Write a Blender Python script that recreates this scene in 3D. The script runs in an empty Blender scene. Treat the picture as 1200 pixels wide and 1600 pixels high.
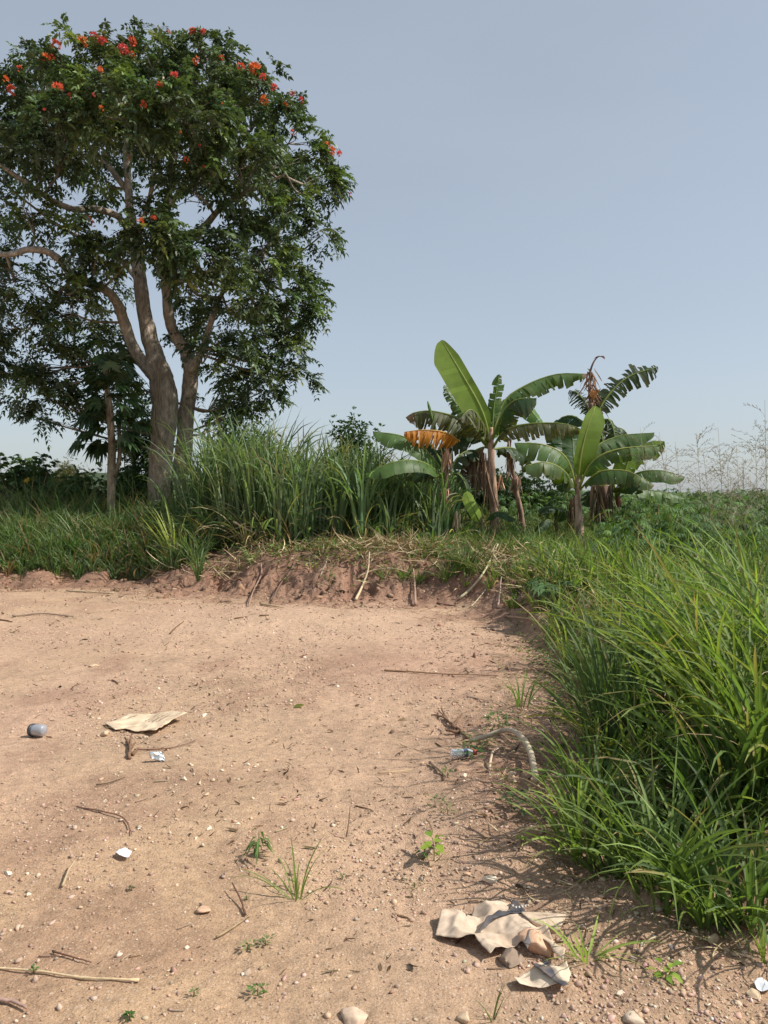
import bpy, math
import numpy as np
from mathutils import Vector

R = math.radians
rng = np.random.default_rng(7)
scene = bpy.context.scene

# ------------------------------------------------------------------ camera
FPX = 1203.0
CAMZ = 1.6
PITCH = math.atan(25 / FPX)
cam_d = bpy.data.cameras.new("camera")
cam = bpy.data.objects.new("camera", cam_d)
scene.collection.objects.link(cam)
cam.location = (0, 0, CAMZ)
cam.rotation_euler = (R(90) - PITCH, 0, 0)
cam_d.sensor_fit = 'VERTICAL'
cam_d.sensor_height = 36.0
cam_d.lens = FPX / 1600 * 36
cam_d.clip_start = 0.05
cam_d.clip_end = 3000
scene.camera = cam

# ------------------------------------------------------------------ world, sun, exposure
SUN_EL = 48.0
SUN_AZ = 100.0     # degrees clockwise from +Y
w = bpy.data.worlds.new("World")
scene.world = w
w.use_nodes = True
nt = w.node_tree
nt.nodes.clear()
out = nt.nodes.new('ShaderNodeOutputWorld')
bg = nt.nodes.new('ShaderNodeBackground')
sky = nt.nodes.new('ShaderNodeTexSky')
sky.sky_type = 'NISHITA'
sky.sun_disc = False
sky.sun_elevation = R(SUN_EL)
sky.sun_rotation = R(SUN_AZ)
sky.altitude = 100
sky.air_density = 1.0
sky.dust_density = 1.5
sky.ozone_density = 1.0
hs = nt.nodes.new('ShaderNodeHueSaturation')
hs.inputs['Saturation'].default_value = 0.74
hs.inputs['Value'].default_value = 1.0
bg.inputs['Strength'].default_value = 0.115
hz = nt.nodes.new('ShaderNodeMix'); hz.data_type = 'RGBA'; hz.inputs[0].default_value = 0.42
hz.inputs[7].default_value = (4.35, 4.95, 5.55, 1)   # even milky haze over the whole sky
nt.links.new(sky.outputs[0], hs.inputs['Color'])
tcw = nt.nodes.new('ShaderNodeTexCoord'); mpw = nt.nodes.new('ShaderNodeMapping'); mpw.inputs['Scale'].default_value = (1.2, 1.2, 4.0)
nzw = nt.nodes.new('ShaderNodeTexNoise'); nzw.inputs['Scale'].default_value = 1.6; nzw.inputs['Detail'].default_value = 5
mrw = nt.nodes.new('ShaderNodeMapRange'); mrw.inputs[1].default_value = .3; mrw.inputs[2].default_value = .7; mrw.inputs[3].default_value = .40; mrw.inputs[4].default_value = .50
nt.links.new(tcw.outputs['Generated'], mpw.inputs[0]); nt.links.new(mpw.outputs[0], nzw.inputs['Vector']); nt.links.new(nzw.outputs['Fac'], mrw.inputs[0]); nt.links.new(mrw.outputs[0], hz.inputs[0])
nt.links.new(hs.outputs[0], hz.inputs[6]); nt.links.new(hz.outputs[2], bg.inputs['Color'])
nt.links.new(bg.outputs[0], out.inputs['Surface'])

sd = bpy.data.lights.new("sun", 'SUN')
sd.energy = 4.8
sd.angle = R(0.8)
sd.color = (1.0, 0.95, 0.87)
sun = bpy.data.objects.new("sun", sd)
scene.collection.objects.link(sun)
S = Vector((math.sin(R(SUN_AZ)) * math.cos(R(SUN_EL)), math.cos(R(SUN_AZ)) * math.cos(R(SUN_EL)), math.sin(R(SUN_EL))))
sun.rotation_euler = S.to_track_quat('Z', 'Y').to_euler()
sun.location = (0, 0, 20)
scene.view_settings.view_transform = 'Standard'
scene.view_settings.look = 'None'
scene.view_settings.gamma = 1
scene.view_settings.use_curve_mapping = False
scene.view_settings.exposure = 0.2
scene.cycles.max_bounces = 6
scene.cycles.transparent_max_bounces = 8

# ------------------------------------------------------------------ maths helpers
_cP, _sP = math.cos(PITCH), math.sin(PITCH)
TB = np.random.default_rng(99).random((8, 256, 256))


def vn(x, y, k=0):
    x = np.asarray(x, float); y = np.asarray(y, float)
    xi = np.floor(x).astype(int); yi = np.floor(y).astype(int)
    fx = x - xi; fy = y - yi
    fx = fx * fx * (3 - 2 * fx); fy = fy * fy * (3 - 2 * fy)
    T = TB[k % 8]
    a = T[xi % 256, yi % 256]; b = T[(xi + 1) % 256, yi % 256]
    c = T[xi % 256, (yi + 1) % 256]; d = T[(xi + 1) % 256, (yi + 1) % 256]
    return (a * (1 - fx) + b * fx) * (1 - fy) + (c * (1 - fx) + d * fx) * fy


def fbm(x, y, k=0, o=4):
    s = 0; a = 1; n = 0
    for i in range(o):
        s = s + a * (vn(x * 2 ** i + 13.7 * i, y * 2 ** i + 7.1 * i, k + i) - .5)
        n += a; a *= .5
    return s / n * 2


def ray(px, py):
    dx = (px - 600) / FPX; dz = -(py - 800) / FPX
    return np.array([dx, _cP + dz * _sP, -_sP + dz * _cP])


def P(px, py, Y):
    d = ray(px, py)
    return np.array([0, 0, CAMZ]) + d * (Y / d[1])


# boundary of the cleared plot (foot of the bank)
POLY = np.array([(-60, 16.5), (-12, 14.6), (-6.9, 13.7), (-4.9, 14.0), (-3.6, 13.0), (-2.5, 12.3), (-0.94, 11.4), (.4, 11.7), (1.4, 10.9),
                 (1.62, 8.6), (1.36, 6.9), (1.25, 5.5), (1.0, 4.3), (.88, 3.5), (1.02, 3.05), (1.40, 2.75), (2.4, 2.35),
                 (6, 1.4), (14, -4), (14, -40), (-60, -40)], float)


def sdist(x, y):
    """positive outside the cleared plot, negative inside"""
    x = np.asarray(x, float); y = np.asarray(y, float)
    dmin = np.full(x.shape, 1e9); inside = np.zeros(x.shape, bool)
    n = len(POLY)
    for i in range(n):
        ax, ay = POLY[i]; bx, by = POLY[(i + 1) % n]
        ex, ey = bx - ax, by - ay
        t = np.clip(((x - ax) * ex + (y - ay) * ey) / (ex * ex + ey * ey), 0, 1)
        d = np.hypot(x - ax - t * ex, y - ay - t * ey)
        dmin = np.minimum(dmin, d)
        if ay != by:
            c = ((ay > y) != (by > y)) & (x < ex * (y - ay) / (by - ay) + ax)
            inside ^= c
    return np.where(inside, -dmin, dmin)


def smooth(t):
    t = np.clip(t, 0, 1)
    return t * t * (3 - 2 * t)


def terr(x, y, full=False):
    x = np.asarray(x, float); y = np.asarray(y, float)
    s = sdist(x, y) + np.interp(y, [6, 9], [.2, .42]) * fbm(x * 1.1, y * 1.1, 3, 4)
    Hx = np.interp(x, [-9, -4.5, -2.6, -1, 1, 3, 6], [.22, .28, .55, .66, .6, .55, .5])
    Hy = np.interp(y, [2, 3.5, 5.0, 9, 11, 12], [.06, .2, .36, .42, .6, 2])
    H = np.minimum(Hx, Hy) * (1 + np.interp(y, [7, 10], [0, .3]) * fbm(x * .7 + 20, y * .7, 6, 2))
    Wd = np.interp(x, [-6, -3, -1, 1.5], [.6, 1.5, 1.6, .7])
    ft = np.interp(y, [8, 10.5], [0, .75]) * np.interp(x, [-6, -3.5], [.35, 1])
    b = smooth((s + ft) / (Wd + ft)) ** 1.75
    rise = np.interp(x, [-5, -1, 2, 5], [.085, .06, .02, .012])
    far = np.maximum(np.hypot(x, y) - 34, 0)
    h = H * b + rise * np.clip(s - .5, 0, 7) - np.minimum(far * .035, 5)
    # plot surface: gentle rolls, a pale mound before the bank, clods
    inp = 1 - b
    h = h + inp * (.07 * fbm(x * .35, y * .35, 1, 2) + .026 * fbm(x * 1.7, y * 1.7, 2, 3) + .010 * np.clip(fbm(x * .9 + 4, y * .9, 5, 2) * 3 + .3, 0, 1) * fbm(x * 9, y * 9, 6, 3))
    h = h + .10 * np.exp(-(((x + 1.6) / 1.5) ** 2 + ((y - 10.2) / .8) ** 2)) * inp
    h = h + .09 * np.exp(-(((x - .62) / .42) ** 2 + ((y - 4.0) / .6) ** 2)) * inp   # crumbly heap at the right verge
    h = h + .05 * np.exp(-(((x - .8) / .35) ** 2 + ((y - 5.4) / 1.0) ** 2)) * inp
    rough = np.clip(np.exp(-(((x - .8) / .5) ** 2 + ((y - 4.3) / 1.6) ** 2)) + .9 * np.exp(-((s - .35) / .5) ** 2), 0, 1)
    near = np.clip((20 - np.hypot(x, y)) / 6, 0, 1)
    h = h + near * .11 * rough * np.clip((y - 8) / 3, 0, 1) * fbm(x * 11, y * 9, 1, 3)
    h = h + near * ((.008 + .05 * rough) * fbm(x * 5, y * 5, 4, 3) + (.005 + .016 * rough) * fbm(x * 17, y * 17, 5, 2))
    # overhang-like gullies on the bank face
    h = h - near * .24 * np.exp(-((s - .45) / .3) ** 2) * np.clip(fbm(x * 2.6, y * 1.1, 6, 3) * 2, 0, 1)
    if full:
        return h, s, b, rough
    return h


def tz(x, y):
    return float(terr(np.array([x]), np.array([y]))[0])


_Ys = np.concatenate([np.arange(1.5, 20, .01), np.arange(20, 70, .25)])


def G(px, py):
    """point of the ground seen at a pixel of the 1200x1600 photograph"""
    d = ray(px, py)
    X = d[0] / d[1] * _Ys; Z = CAMZ + d[2] / d[1] * _Ys
    h = terr(X, _Ys)
    hit = (Z <= h) & (_Ys > 1.7)
    i = np.argmax(hit) if hit.any() and _Ys[np.argmax(hit)] < 17 else np.argmin(np.where((_Ys > 8) & (_Ys < 14), Z - h, 9))
    return np.array([X[i], _Ys[i], h[i]])


# ------------------------------------------------------------------ mesh helpers
def mk(name, V, F, mat, parent=None, col=None, sm=False, loc=None):
    V = np.asarray(V, np.float32)
    me = bpy.data.meshes.new(name)
    if isinstance(F, np.ndarray):
        m, k = F.shape
        me.vertices.add(len(V)); me.vertices.foreach_set('co', V.ravel())
        me.loops.add(m * k); me.loops.foreach_set('vertex_index', F.astype(np.int32).ravel())
        me.polygons.add(m)
        me.polygons.foreach_set('loop_start', np.arange(0, m * k, k, dtype=np.int32))
        me.polygons.foreach_set('loop_total', np.full(m, k, np.int32))
        me.update(calc_edges=True)
    else:
        me.from_pydata(V.tolist(), [], F); me.update()
    if col is not None:
        col = np.asarray(col, np.float32)
        if col.ndim == 1: col = np.tile(col, (len(V), 1))
        a = me.attributes.new('col', 'FLOAT_COLOR', 'POINT')
        c4 = np.ones((len(V), 4), np.float32); c4[:, :3] = col
        a.data.foreach_set('color', c4.ravel())
    if sm: me.polygons.foreach_set('use_smooth', np.ones(len(me.polygons), bool))
    me.materials.append(mat)
    o = bpy.data.objects.new(name, me)
    scene.collection.objects.link(o)
    if parent is not None: o.parent = parent
    if loc is not None: o.location = loc
    return o


def tag(o, label=None, cat=None, group=None, kind=None):
    if label: o['label'] = label
    if cat: o['category'] = cat
    if group: o['group'] = group
    if kind: o['kind'] = kind
    return o


def empty(name, loc, label, cat, group=None):
    o = bpy.data.objects.new(name, None)
    scene.collection.objects.link(o)
    o.location = loc; o.empty_display_size = .1
    return tag(o, label, cat, group)


class MB:
    """gathers geometry in world space; build() shifts it to the parent's origin"""
    def __init__(s): s.V = []; s.T = []; s.Q = []; s.C = []; s.n = 0
    def add(s, V, F, C):
        V = np.asarray(V, float).reshape(-1, 3); F = np.asarray(F, int)
        C = np.asarray(C, float)
        if C.ndim == 1: C = np.tile(C, (len(V), 1))
        (s.Q if F.shape[1] == 4 else s.T).append(F + s.n)
        s.V.append(V); s.C.append(C); s.n += len(V)
    def build(s, name, mat, parent=None, sm=False, origin=None):
        V = np.concatenate(s.V); C = np.concatenate(s.C)
        o0 = np.zeros(3)
        if parent is not None: o0 = np.array(parent.matrix_world.translation) if False else np.array(parent.get('_o', (0, 0, 0)))
        elif origin is not None: o0 = np.asarray(origin, float)
        V = V - o0
        if s.Q and not s.T: F = np.concatenate(s.Q)
        elif s.T and not s.Q: F = np.concatenate(s.T)
        else: # split quads into tris
            q = np.concatenate(s.Q); F = np.concatenate([np.concatenate(s.T), q[:, [0, 1, 2]], q[:, [0, 2, 3]]])
        o = mk(name, V, F, mat, parent, C, sm)
        if parent is None and origin is not None: o.location = o0
        return o


def root(name, loc, label, cat, group=None):
    o = empty(name, loc, label, cat, group)
    o['_o'] = [float(v) for v in loc]
    return o


def norm(v):
    v = np.asarray(v, float)
    return v / np.maximum(np.linalg.norm(v, axis=-1, keepdims=True), 1e-9)


def catmull(pts, rad, n=6):
    pts = np.asarray(pts, float); rad = np.asarray(rad, float)
    p = np.vstack([2 * pts[0] - pts[1], pts, 2 * pts[-1] - pts[-2]])
    out = []; ro = []
    for i in range(len(pts) - 1):
        a, b, c, d = p[i:i + 4]
        for t in np.arange(n) / n:
            out.append(.5 * ((2 * b) + (c - a) * t + (2 * a - 5 * b + 4 * c - d) * t * t + (3 * b - a - 3 * c + d) * t ** 3))
            ro.append(rad[i] * (1 - t) + rad[i + 1] * t)
    out.append(pts[-1]); ro.append(rad[-1])
    return np.array(out), np.array(ro)


def tube(mb, pts, rad, col, sides=8, n=5, wob=0.0, cap=True, jit=0.0):
    if len(pts) > 2 and n > 1: pts, rad = catmull(pts, rad, n)
    else: pts = np.asarray(pts, float); rad = np.asarray(rad, float)
    m = len(pts)
    T = norm(np.gradient(pts, axis=0))
    ref = np.array([0, 1., 0]) if abs(T[0][1]) < .8 else np.array([1., 0, 0])
    A = norm(np.cross(T, ref)); B = np.cross(T, A)
    th = np.arange(sides) / sides * 2 * np.pi
    ring = (A[:, None] * np.cos(th)[None, :, None] + B[:, None] * np.sin(th)[None, :, None])
    r = rad[:, None] * (1 + (wob * fbm(np.arange(m)[:, None] * .35 + pts[0][0] * 7, np.cos(th)[None] * 1.6 + th[None] * .001 + 5, 2, 3) if wob else 0))
    V = pts[:, None] + ring * r[..., None]
    if jit: V = V + rng.normal(0, jit, V.shape)
    i = np.arange(m - 1)[:, None]; j = np.arange(sides)[None]
    F = np.stack([i * sides + j, i * sides + (j + 1) % sides, (i + 1) * sides + (j + 1) % sides, (i + 1) * sides + j], -1).reshape(-1, 4)
    V = V.reshape(-1, 3)
    if cap:
        k = len(V)
        V = np.vstack([V, pts[:1], pts[-1:]])
        jj = np.arange(sides)
        F2 = np.stack([np.full(sides, k), (jj + 1) % sides, jj, jj], -1)
        F3 = np.stack([np.full(sides, k + 1), (m - 1) * sides + jj, (m - 1) * sides + (jj + 1) % sides, (m - 1) * sides + (jj + 1) % sides], -1)
        T3 = np.vstack([F2, F3])[:, :3]
        F = np.vstack([np.concatenate([F[:, [0, 1, 2]], F[:, [0, 2, 3]]]), T3])
    c = np.asarray(col, float)
    if c.ndim == 1: c = np.tile(c, (len(V), 1))
    mb.add(V, F, c)
    return pts, rad


def blades(mb, base, az, L, W, tilt, bend, col, seg=6, fold=.25, tipcol=None, lat=.25, tipamt=.0, pw=1.6):
    """grass blades: arching V-folded ribbons"""
    N = len(base)
    base = np.asarray(base, float)
    f = lambda a: np.broadcast_to(np.asarray(a, float), (N,))
    az, L, W, tilt, bend = map(f, (az, L, W, tilt, bend))
    t = np.linspace(0, 1, seg + 1)
    th = tilt[:, None] + bend[:, None] * t[None] ** pw
    azt = az[:, None] + (rng.normal(0, lat, N))[:, None] * t[None]
    D = np.stack([np.sin(th) * np.cos(azt), np.sin(th) * np.sin(azt), np.cos(th)], -1)
    Pp = np.concatenate([np.zeros((N, 1, 3)), np.cumsum((D[:, :-1] + D[:, 1:]) / 2 * (L[:, None, None] / seg), 1)], 1) + base[:, None]
    tw = rng.normal(0, .5, N)[:, None] + rng.normal(0, .6, N)[:, None] * t[None]
    sx = np.stack([-np.sin(azt), np.cos(azt), np.zeros_like(azt)], -1)
    nrm = np.cross(D, sx)
    sx, nrm = sx * np.cos(tw)[..., None] + nrm * np.sin(tw)[..., None], nrm * np.cos(tw)[..., None] - sx * np.sin(tw)[..., None]
    wp = (np.minimum(1, .45 + t * 2.2) * np.clip(1 - t, 0, 1) ** .55)
    wp[-1] = .02
    w_ = W[:, None] * wp[None] * .5
    mid = Pp - nrm * (w_ * fold * 2)[..., None] * .5
    V = np.stack([Pp - sx * w_[..., None], mid, Pp + sx * w_[..., None]], 2)  # N,seg+1,3,3
    i = np.arange(seg)
    q = np.array([[k * 3, k * 3 + 1, k * 3 + 4, k * 3 + 3] for k in i] + [[k * 3 + 1, k * 3 + 2, k * 3 + 5, k * 3 + 4] for k in i])
    F = (np.arange(N) * (seg + 1) * 3)[:, None, None] + q[None]
    C = np.broadcast_to(np.asarray(col, float)[:, None, None] if np.ndim(col) == 2 else np.asarray(col, float), (N, seg + 1, 3, 3)).copy()
    C[:, :, 1] *= 1.25
    if tipcol is not None:
        m = (rng.random(N) < tipamt)[:, None] * smooth((t[None] - .55) / .4)
        C = C * (1 - m[..., None, None]) + np.asarray(tipcol, float) * m[..., None, None]
    mb.add(V.reshape(-1, 3), F.reshape(-1, 4), C.reshape(-1, 3))


def leaflets(mb, Pb, D, Nn, L, W, col, droop=0.0, fold=.2):
    """small leaves, each of two folded halves with four corners per half"""
    N = len(Pb)
    f = lambda a: np.broadcast_to(np.asarray(a, float), (N,))
    L, W = f(L), f(W)
    D = norm(D); Sd = norm(np.cross(D, Nn)); Nn = np.cross(Sd, D)
    def at(t, s, up): return Pb + D * (L * t)[:, None] + Sd * (W * s)[:, None] + Nn * (W * up)[:, None] - np.array([0, 0, 1.]) * (L * droop * t * t)[:, None]
    V = np.stack([at(0, 0, 0), at(.45, -.5, fold), at(.5, 0, 0), at(.42, .5, fold), at(1, 0, 0)], 1)
    q = np.array([[0, 2, 1], [1, 2, 4], [0, 3, 2], [2, 3, 4]])
    F = (np.arange(N) * 5)[:, None, None] + q[None]
    C = np.repeat(col if np.ndim(col) == 2 else np.tile(col, (N, 1)), 5, axis=0)
    mb.add(V.reshape(-1, 3), F.reshape(-1, 3), C)


def rdir(n):
    return norm(rng.normal(0, 1, (n, 3)))


def palette(n, cols, wts=None, var=.18):
    cols = np.asarray(cols, float)
    wts = None if wts is None else np.asarray(wts, float) / np.sum(wts)
    c = cols[rng.choice(len(cols), n, p=wts)]
    return np.clip(c * rng.normal(1, var, (n, 1)) * rng.normal(1, .05, (n, 3)), .004, 1)


# ------------------------------------------------------------------ materials
def nodemat(name):
    m = bpy.data.materials.new(name); m.use_nodes = True
    t = m.node_tree; t.nodes.clear()
    return m, t


def N_(t, typ, **kw):
    n = t.nodes.new(typ)
    for k, v in kw.items():
        if k in n.inputs: n.inputs[k].default_value = v
        else: setattr(n, k, v)
    return n


def leafmat(name, trans=.3, rough=.45, tint=(1.25, 1.35, .55), spec=.4, nscale=30, namp=.25, bump=0.0):
    m, t = nodemat(name)
    L = t.links.new
    o = N_(t, 'ShaderNodeOutputMaterial')
    a = N_(t, 'ShaderNodeAttribute', attribute_name='col')
    tc = N_(t, 'ShaderNodeTexCoord')
    nz = N_(t, 'ShaderNodeTexNoise', Scale=nscale, Detail=3.0)
    L(tc.outputs['Object'], nz.inputs['Vector'])
    mr = N_(t, 'ShaderNodeMapRange')
    mr.inputs[3].default_value = 1 - namp; mr.inputs[4].default_value = 1 + namp
    L(nz.outputs['Fac'], mr.inputs[0])
    mx = N_(t, 'ShaderNodeVectorMath', operation='SCALE')
    L(a.outputs['Color'], mx.inputs[0]); L(mr.outputs[0], mx.inputs['Scale'])
    p = N_(t, 'ShaderNodeBsdfPrincipled', Roughness=rough)
    p.inputs['Specular IOR Level'].default_value = spec
    L(mx.outputs[0], p.inputs['Base Color'])
    if bump:
        bp = N_(t, 'ShaderNodeBump', Strength=bump, Distance=.01)
        L(nz.outputs['Fac'], bp.inputs['Height']); L(bp.outputs[0], p.inputs['Normal'])
    if trans > 0:
        tv = N_(t, 'ShaderNodeVectorMath', operation='MULTIPLY')
        tv.inputs[1].default_value = tint
        L(mx.outputs[0], tv.inputs[0])
        tr = N_(t, 'ShaderNodeBsdfTranslucent')
        L(tv.outputs[0], tr.inputs['Color'])
        ms = N_(t, 'ShaderNodeMixShader'); ms.inputs[0].default_value = trans
        L(p.outputs[0], ms.inputs[1]); L(tr.outputs[0], ms.inputs[2]); L(ms.outputs[0], o.inputs[0])
    else:
        L(p.outputs[0], o.inputs[0])
    return m


def solidmat(name, rough=.9, nscale=8, namp=.3, bump=.5, stretch=(1, 1, 1), dist=.01, spec=.2, detail=6):
    """matt material, colour from the 'col' attribute broken up by noise"""
    m, t = nodemat(name); L = t.links.new
    o = N_(t, 'ShaderNodeOutputMaterial')
    a = N_(t, 'ShaderNodeAttribute', attribute_name='col')
    tc = N_(t, 'ShaderNodeTexCoord'); mp = N_(t, 'ShaderNodeMapping'); mp.inputs['Scale'].default_value = stretch
    L(tc.outputs['Object'], mp.inputs[0])
    nz = N_(t, 'ShaderNodeTexNoise', Scale=nscale, Detail=detail, Roughness=.65)
    L(mp.outputs[0], nz.inputs['Vector'])
    mr = N_(t, 'ShaderNodeMapRange'); mr.inputs[1].default_value = .3; mr.inputs[2].default_value = .7
    mr.inputs[3].default_value = 1 - namp; mr.inputs[4].default_value = 1 + namp
    L(nz.outputs['Fac'], mr.inputs[0])
    mx = N_(t, 'ShaderNodeVectorMath', operation='SCALE')
    L(a.outputs['Color'], mx.inputs[0]); L(mr.outputs[0], mx.inputs['Scale'])
    p = N_(t, 'ShaderNodeBsdfPrincipled', Roughness=rough)
    p.inputs['Specular IOR Level'].default_value = spec
    L(mx.outputs[0], p.inputs['Base Color'])
    bp = N_(t, 'ShaderNodeBump', Strength=bump, Distance=dist)
    L(nz.outputs['Fac'], bp.inputs['Height']); L(bp.outputs[0], p.inputs['Normal'])
    L(p.outputs[0], o.inputs[0])
    return m


def groundmat():
    m, t = nodemat('bare_earth'); L = t.links.new
    o = N_(t, 'ShaderNodeOutputMaterial'); p = N_(t, 'ShaderNodeBsdfPrincipled', Roughness=.95)
    p.inputs['Specular IOR Level'].default_value = .15
    tc = N_(t, 'ShaderNodeTexCoord'); a = N_(t, 'ShaderNodeAttribute', attribute_name='col')
    O = tc.outputs['Object']
    def noise(s, d=5, r=.6):
        n = N_(t, 'ShaderNodeTexNoise', Scale=s, Detail=d, Roughness=r); L(O, n.inputs['Vector']); return n.outputs['Fac']
    def rng_(x, a0, a1, b0, b1):
        n = N_(t, 'ShaderNodeMapRange'); L(x, n.inputs[0])
        for i, v in enumerate((a0, a1, b0, b1)): n.inputs[i + 1].default_value = v
        return n.outputs[0]
    def scale(c, f):
        n = N_(t, 'ShaderNodeVectorMath', operation='SCALE'); L(c, n.inputs[0]); L(f, n.inputs['Scale']); return n.outputs[0]
    def mix(f, c1, c2):
        n = N_(t, 'ShaderNodeMix', data_type='RGBA')
        L(f, n.inputs[0])
        for s_, c in ((6, c1), (7, c2)):
            if isinstance(c, tuple): n.inputs[s_].default_value = (*c, 1)
            else: L(c, n.inputs[s_])
        return n.outputs[2]
    c = scale(a.outputs['Color'], rng_(noise(1.1, 6, .65), .3, .7, .86, 1.13))
    c = scale(c, rng_(noise(22, 6, .75), .3, .7, .74, 1.24))
    c = scale(c, rng_(noise(190, 3, .7), .3, .7, .72, 1.28))
    cr = N_(t, 'ShaderNodeVectorMath', operation='SCALE'); L(c, cr.inputs[0]); L(rng_(noise(6, 8, .8), .52, .66, 1.0, .80), cr.inputs['Scale']); c = cr.outputs[0]
    # grit: pale and dark grains
    vo = N_(t, 'ShaderNodeTexVoronoi', Scale=85.0); L(O, vo.inputs['Vector'])
    vc = N_(t, 'ShaderNodeSeparateColor'); L(vo.outputs['Color'], vc.inputs[0])
    grain = rng_(vc.outputs[0], .80, .90, 0, .75)
    near = rng_(vo.outputs['Distance'], .25, .55, 1, 0)
    g = N_(t, 'ShaderNodeMath', operation='MULTIPLY'); L(grain, g.inputs[0]); L(near, g.inputs[1])
    c = mix(g.outputs[0], c, (.64, .49, .37))
    dark = rng_(vc.outputs[1], .90, .96, 0, .6)
    g2 = N_(t, 'ShaderNodeMath', operation='MULTIPLY'); L(dark, g2.inputs[0]); L(near, g2.inputs[1])
    c = mix(g2.outputs[0], c, (.12, .075, .05))
    L(c, p.inputs['Base Color'])
    h1 = noise(30, 8, .75); h2 = noise(150, 4, .7)
    b1 = N_(t, 'ShaderNodeBump', Strength=.5, Distance=.03); L(h1, b1.inputs['Height'])
    h3 = noise(75, 6, .8); b0 = N_(t, 'ShaderNodeBump', Strength=.35, Distance=.012); L(h3, b0.inputs['Height']); L(b1.outputs[0], b0.inputs['Normal'])
    b2 = N_(t, 'ShaderNodeBump', Strength=.45, Distance=.007); L(h2, b2.inputs['Height']); L(b0.outputs[0], b2.inputs['Normal'])
    b3 = N_(t, 'ShaderNodeBump', Strength=.5, Distance=.006); b3.invert = True
    L(vo.outputs['Distance'], b3.inputs['Height']); L(b2.outputs[0], b3.inputs['Normal'])
    L(b3.outputs[0], p.inputs['Normal']); L(p.outputs[0], o.inputs[0])
    return m


M_ground = groundmat()
M_tree = leafmat('tree_leaf', .24, .45, spec=.4, nscale=4, namp=.2)
M_leaf = leafmat('leaf', .3, .6, spec=.2)
M_grass = leafmat('grass_blade', .42, .55, spec=.25, nscale=12, namp=.2)
M_dry = leafmat('dry_leaf', .12, .8, (1.1, 1, .8), .15, 25, .35, .4)
M_banana = leafmat('banana_leaf', .40, .48, (1.5, 1.45, .4), .35, 5, .3, .2)
M_petal = leafmat('petal', .3, .5, (1.2, .9, .7), .3, 20, .15)
M_bark = solidmat('bark', .95, 5, .55, 1.0, (2.2, 2.2, .9), .08, .15, 10)
M_wood = solidmat('dry_wood', .85, 30, .25, .5, (1, 1, 1), .004)
M_stem = solidmat('banana_stem', .6, 7, .45, .5, (3, 3, .5), .02, .35)
M_stone = solidmat('stone', .9, 40, .2, .6, (1, 1, 1), .004)
M_paper = solidmat('paper', .85, 14, .28, .5, (1, 1, 1), .006, .2, 8)
M_hill = solidmat('hillside', .95, .2, .3, .3)

# ------------------------------------------------------------------ ground
def axis(a, b, step, lo, hi, g=1.13):
    core = list(np.arange(a, b, step))
    s = step; x = core[-1]; up = []
    while x < hi: s *= g; x += s; up.append(x)
    s = step; x = core[0]; dn = []
    while x > lo: s *= g; x -= s; dn.append(x)
    return np.array(dn[::-1] + core + up)


gx = np.concatenate([axis(-2.5, 2.2, .016, -9, 7.0, 1.012), ])
s_ = .12; xs = list(gx)
while xs[-1] < 900: s_ *= 1.12; xs.append(xs[-1] + s_)
s_ = .12
while xs[0] > -900: s_ *= 1.12; xs.insert(0, xs[0] - s_)
gx = np.array(xs)
ys = list(np.arange(1.6, 4.5, .016)); s_ = .016
while ys[-1] < 16: s_ *= 1.006; ys.append(ys[-1] + min(s_, .05))
s_ = .06
while ys[-1] < 1300: s_ *= 1.09; ys.append(ys[-1] + s_)
s_ = .03
while ys[0] > -60: s_ *= 1.25; ys.insert(0, ys[0] - s_)
gy = np.array(ys)
GX, GY = np.meshgrid(gx, gy)
h, s, b, rough = terr(GX, GY, True)
nx, ny = len(gx), len(gy)
print('ground grid', nx, ny)
ii = np.arange(ny - 1)[:, None]; jj = np.arange(nx - 1)[None]
F = np.stack([ii * nx + jj, ii * nx + jj + 1, (ii + 1) * nx + jj + 1, (ii + 1) * nx + jj], -1).reshape(-1, 4)
sand = np.array([.485, .325, .218]); silt = np.array([.465, .315, .205]); pink = np.array([.485, .31, .218])
brown = np.array([.235, .135, .092]); soil = np.array([.12, .078, .045]); red = np.array([.33, .16, .10])
def lerp(a, b_, f): return a * (1 - f[..., None]) + b_ * f[..., None]
C = np.broadcast_to(sand, GX.shape + (3,)).copy()
C = lerp(C, silt, smooth(fbm(GX * .8 + 3, GY * .5, 1, 4) * 1.6 + .35))
C = lerp(C, pink, smooth(fbm(GX * .5 + 9, GY * .4 + 4, 2, 3) * 1.8 + .3) * .8)
C = lerp(C, silt * np.array([1.02, 1.0, .93]), smooth((5.0 - GY) / 2.2) * smooth((.2 - GX) / 1.0) * .8)
C = C * (1 + .10 * smooth((7 - GY) / 4))[..., None]
C = lerp(C, brown * 1.35, smooth(fbm(GX * 1.9, GY * 1.5 + 8, 5, 4) * 2.6 - .25) * .42 * (1 - b))
C = lerp(C, brown * 1.25, rough * .55)
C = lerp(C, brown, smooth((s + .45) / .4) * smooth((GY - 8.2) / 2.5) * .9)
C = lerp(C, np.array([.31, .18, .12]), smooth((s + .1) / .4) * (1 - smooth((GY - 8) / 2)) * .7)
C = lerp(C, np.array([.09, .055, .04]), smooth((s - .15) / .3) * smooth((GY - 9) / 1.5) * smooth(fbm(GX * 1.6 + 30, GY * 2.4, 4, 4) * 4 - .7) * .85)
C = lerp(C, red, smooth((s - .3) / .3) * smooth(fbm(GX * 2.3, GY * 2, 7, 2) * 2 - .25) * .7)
C = lerp(C, np.array([.54, .375, .255]), np.exp(-(((GX + 1.2) / 2.4) ** 2 + ((GY - 9.3) / 1.1) ** 2)) * .75)
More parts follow.
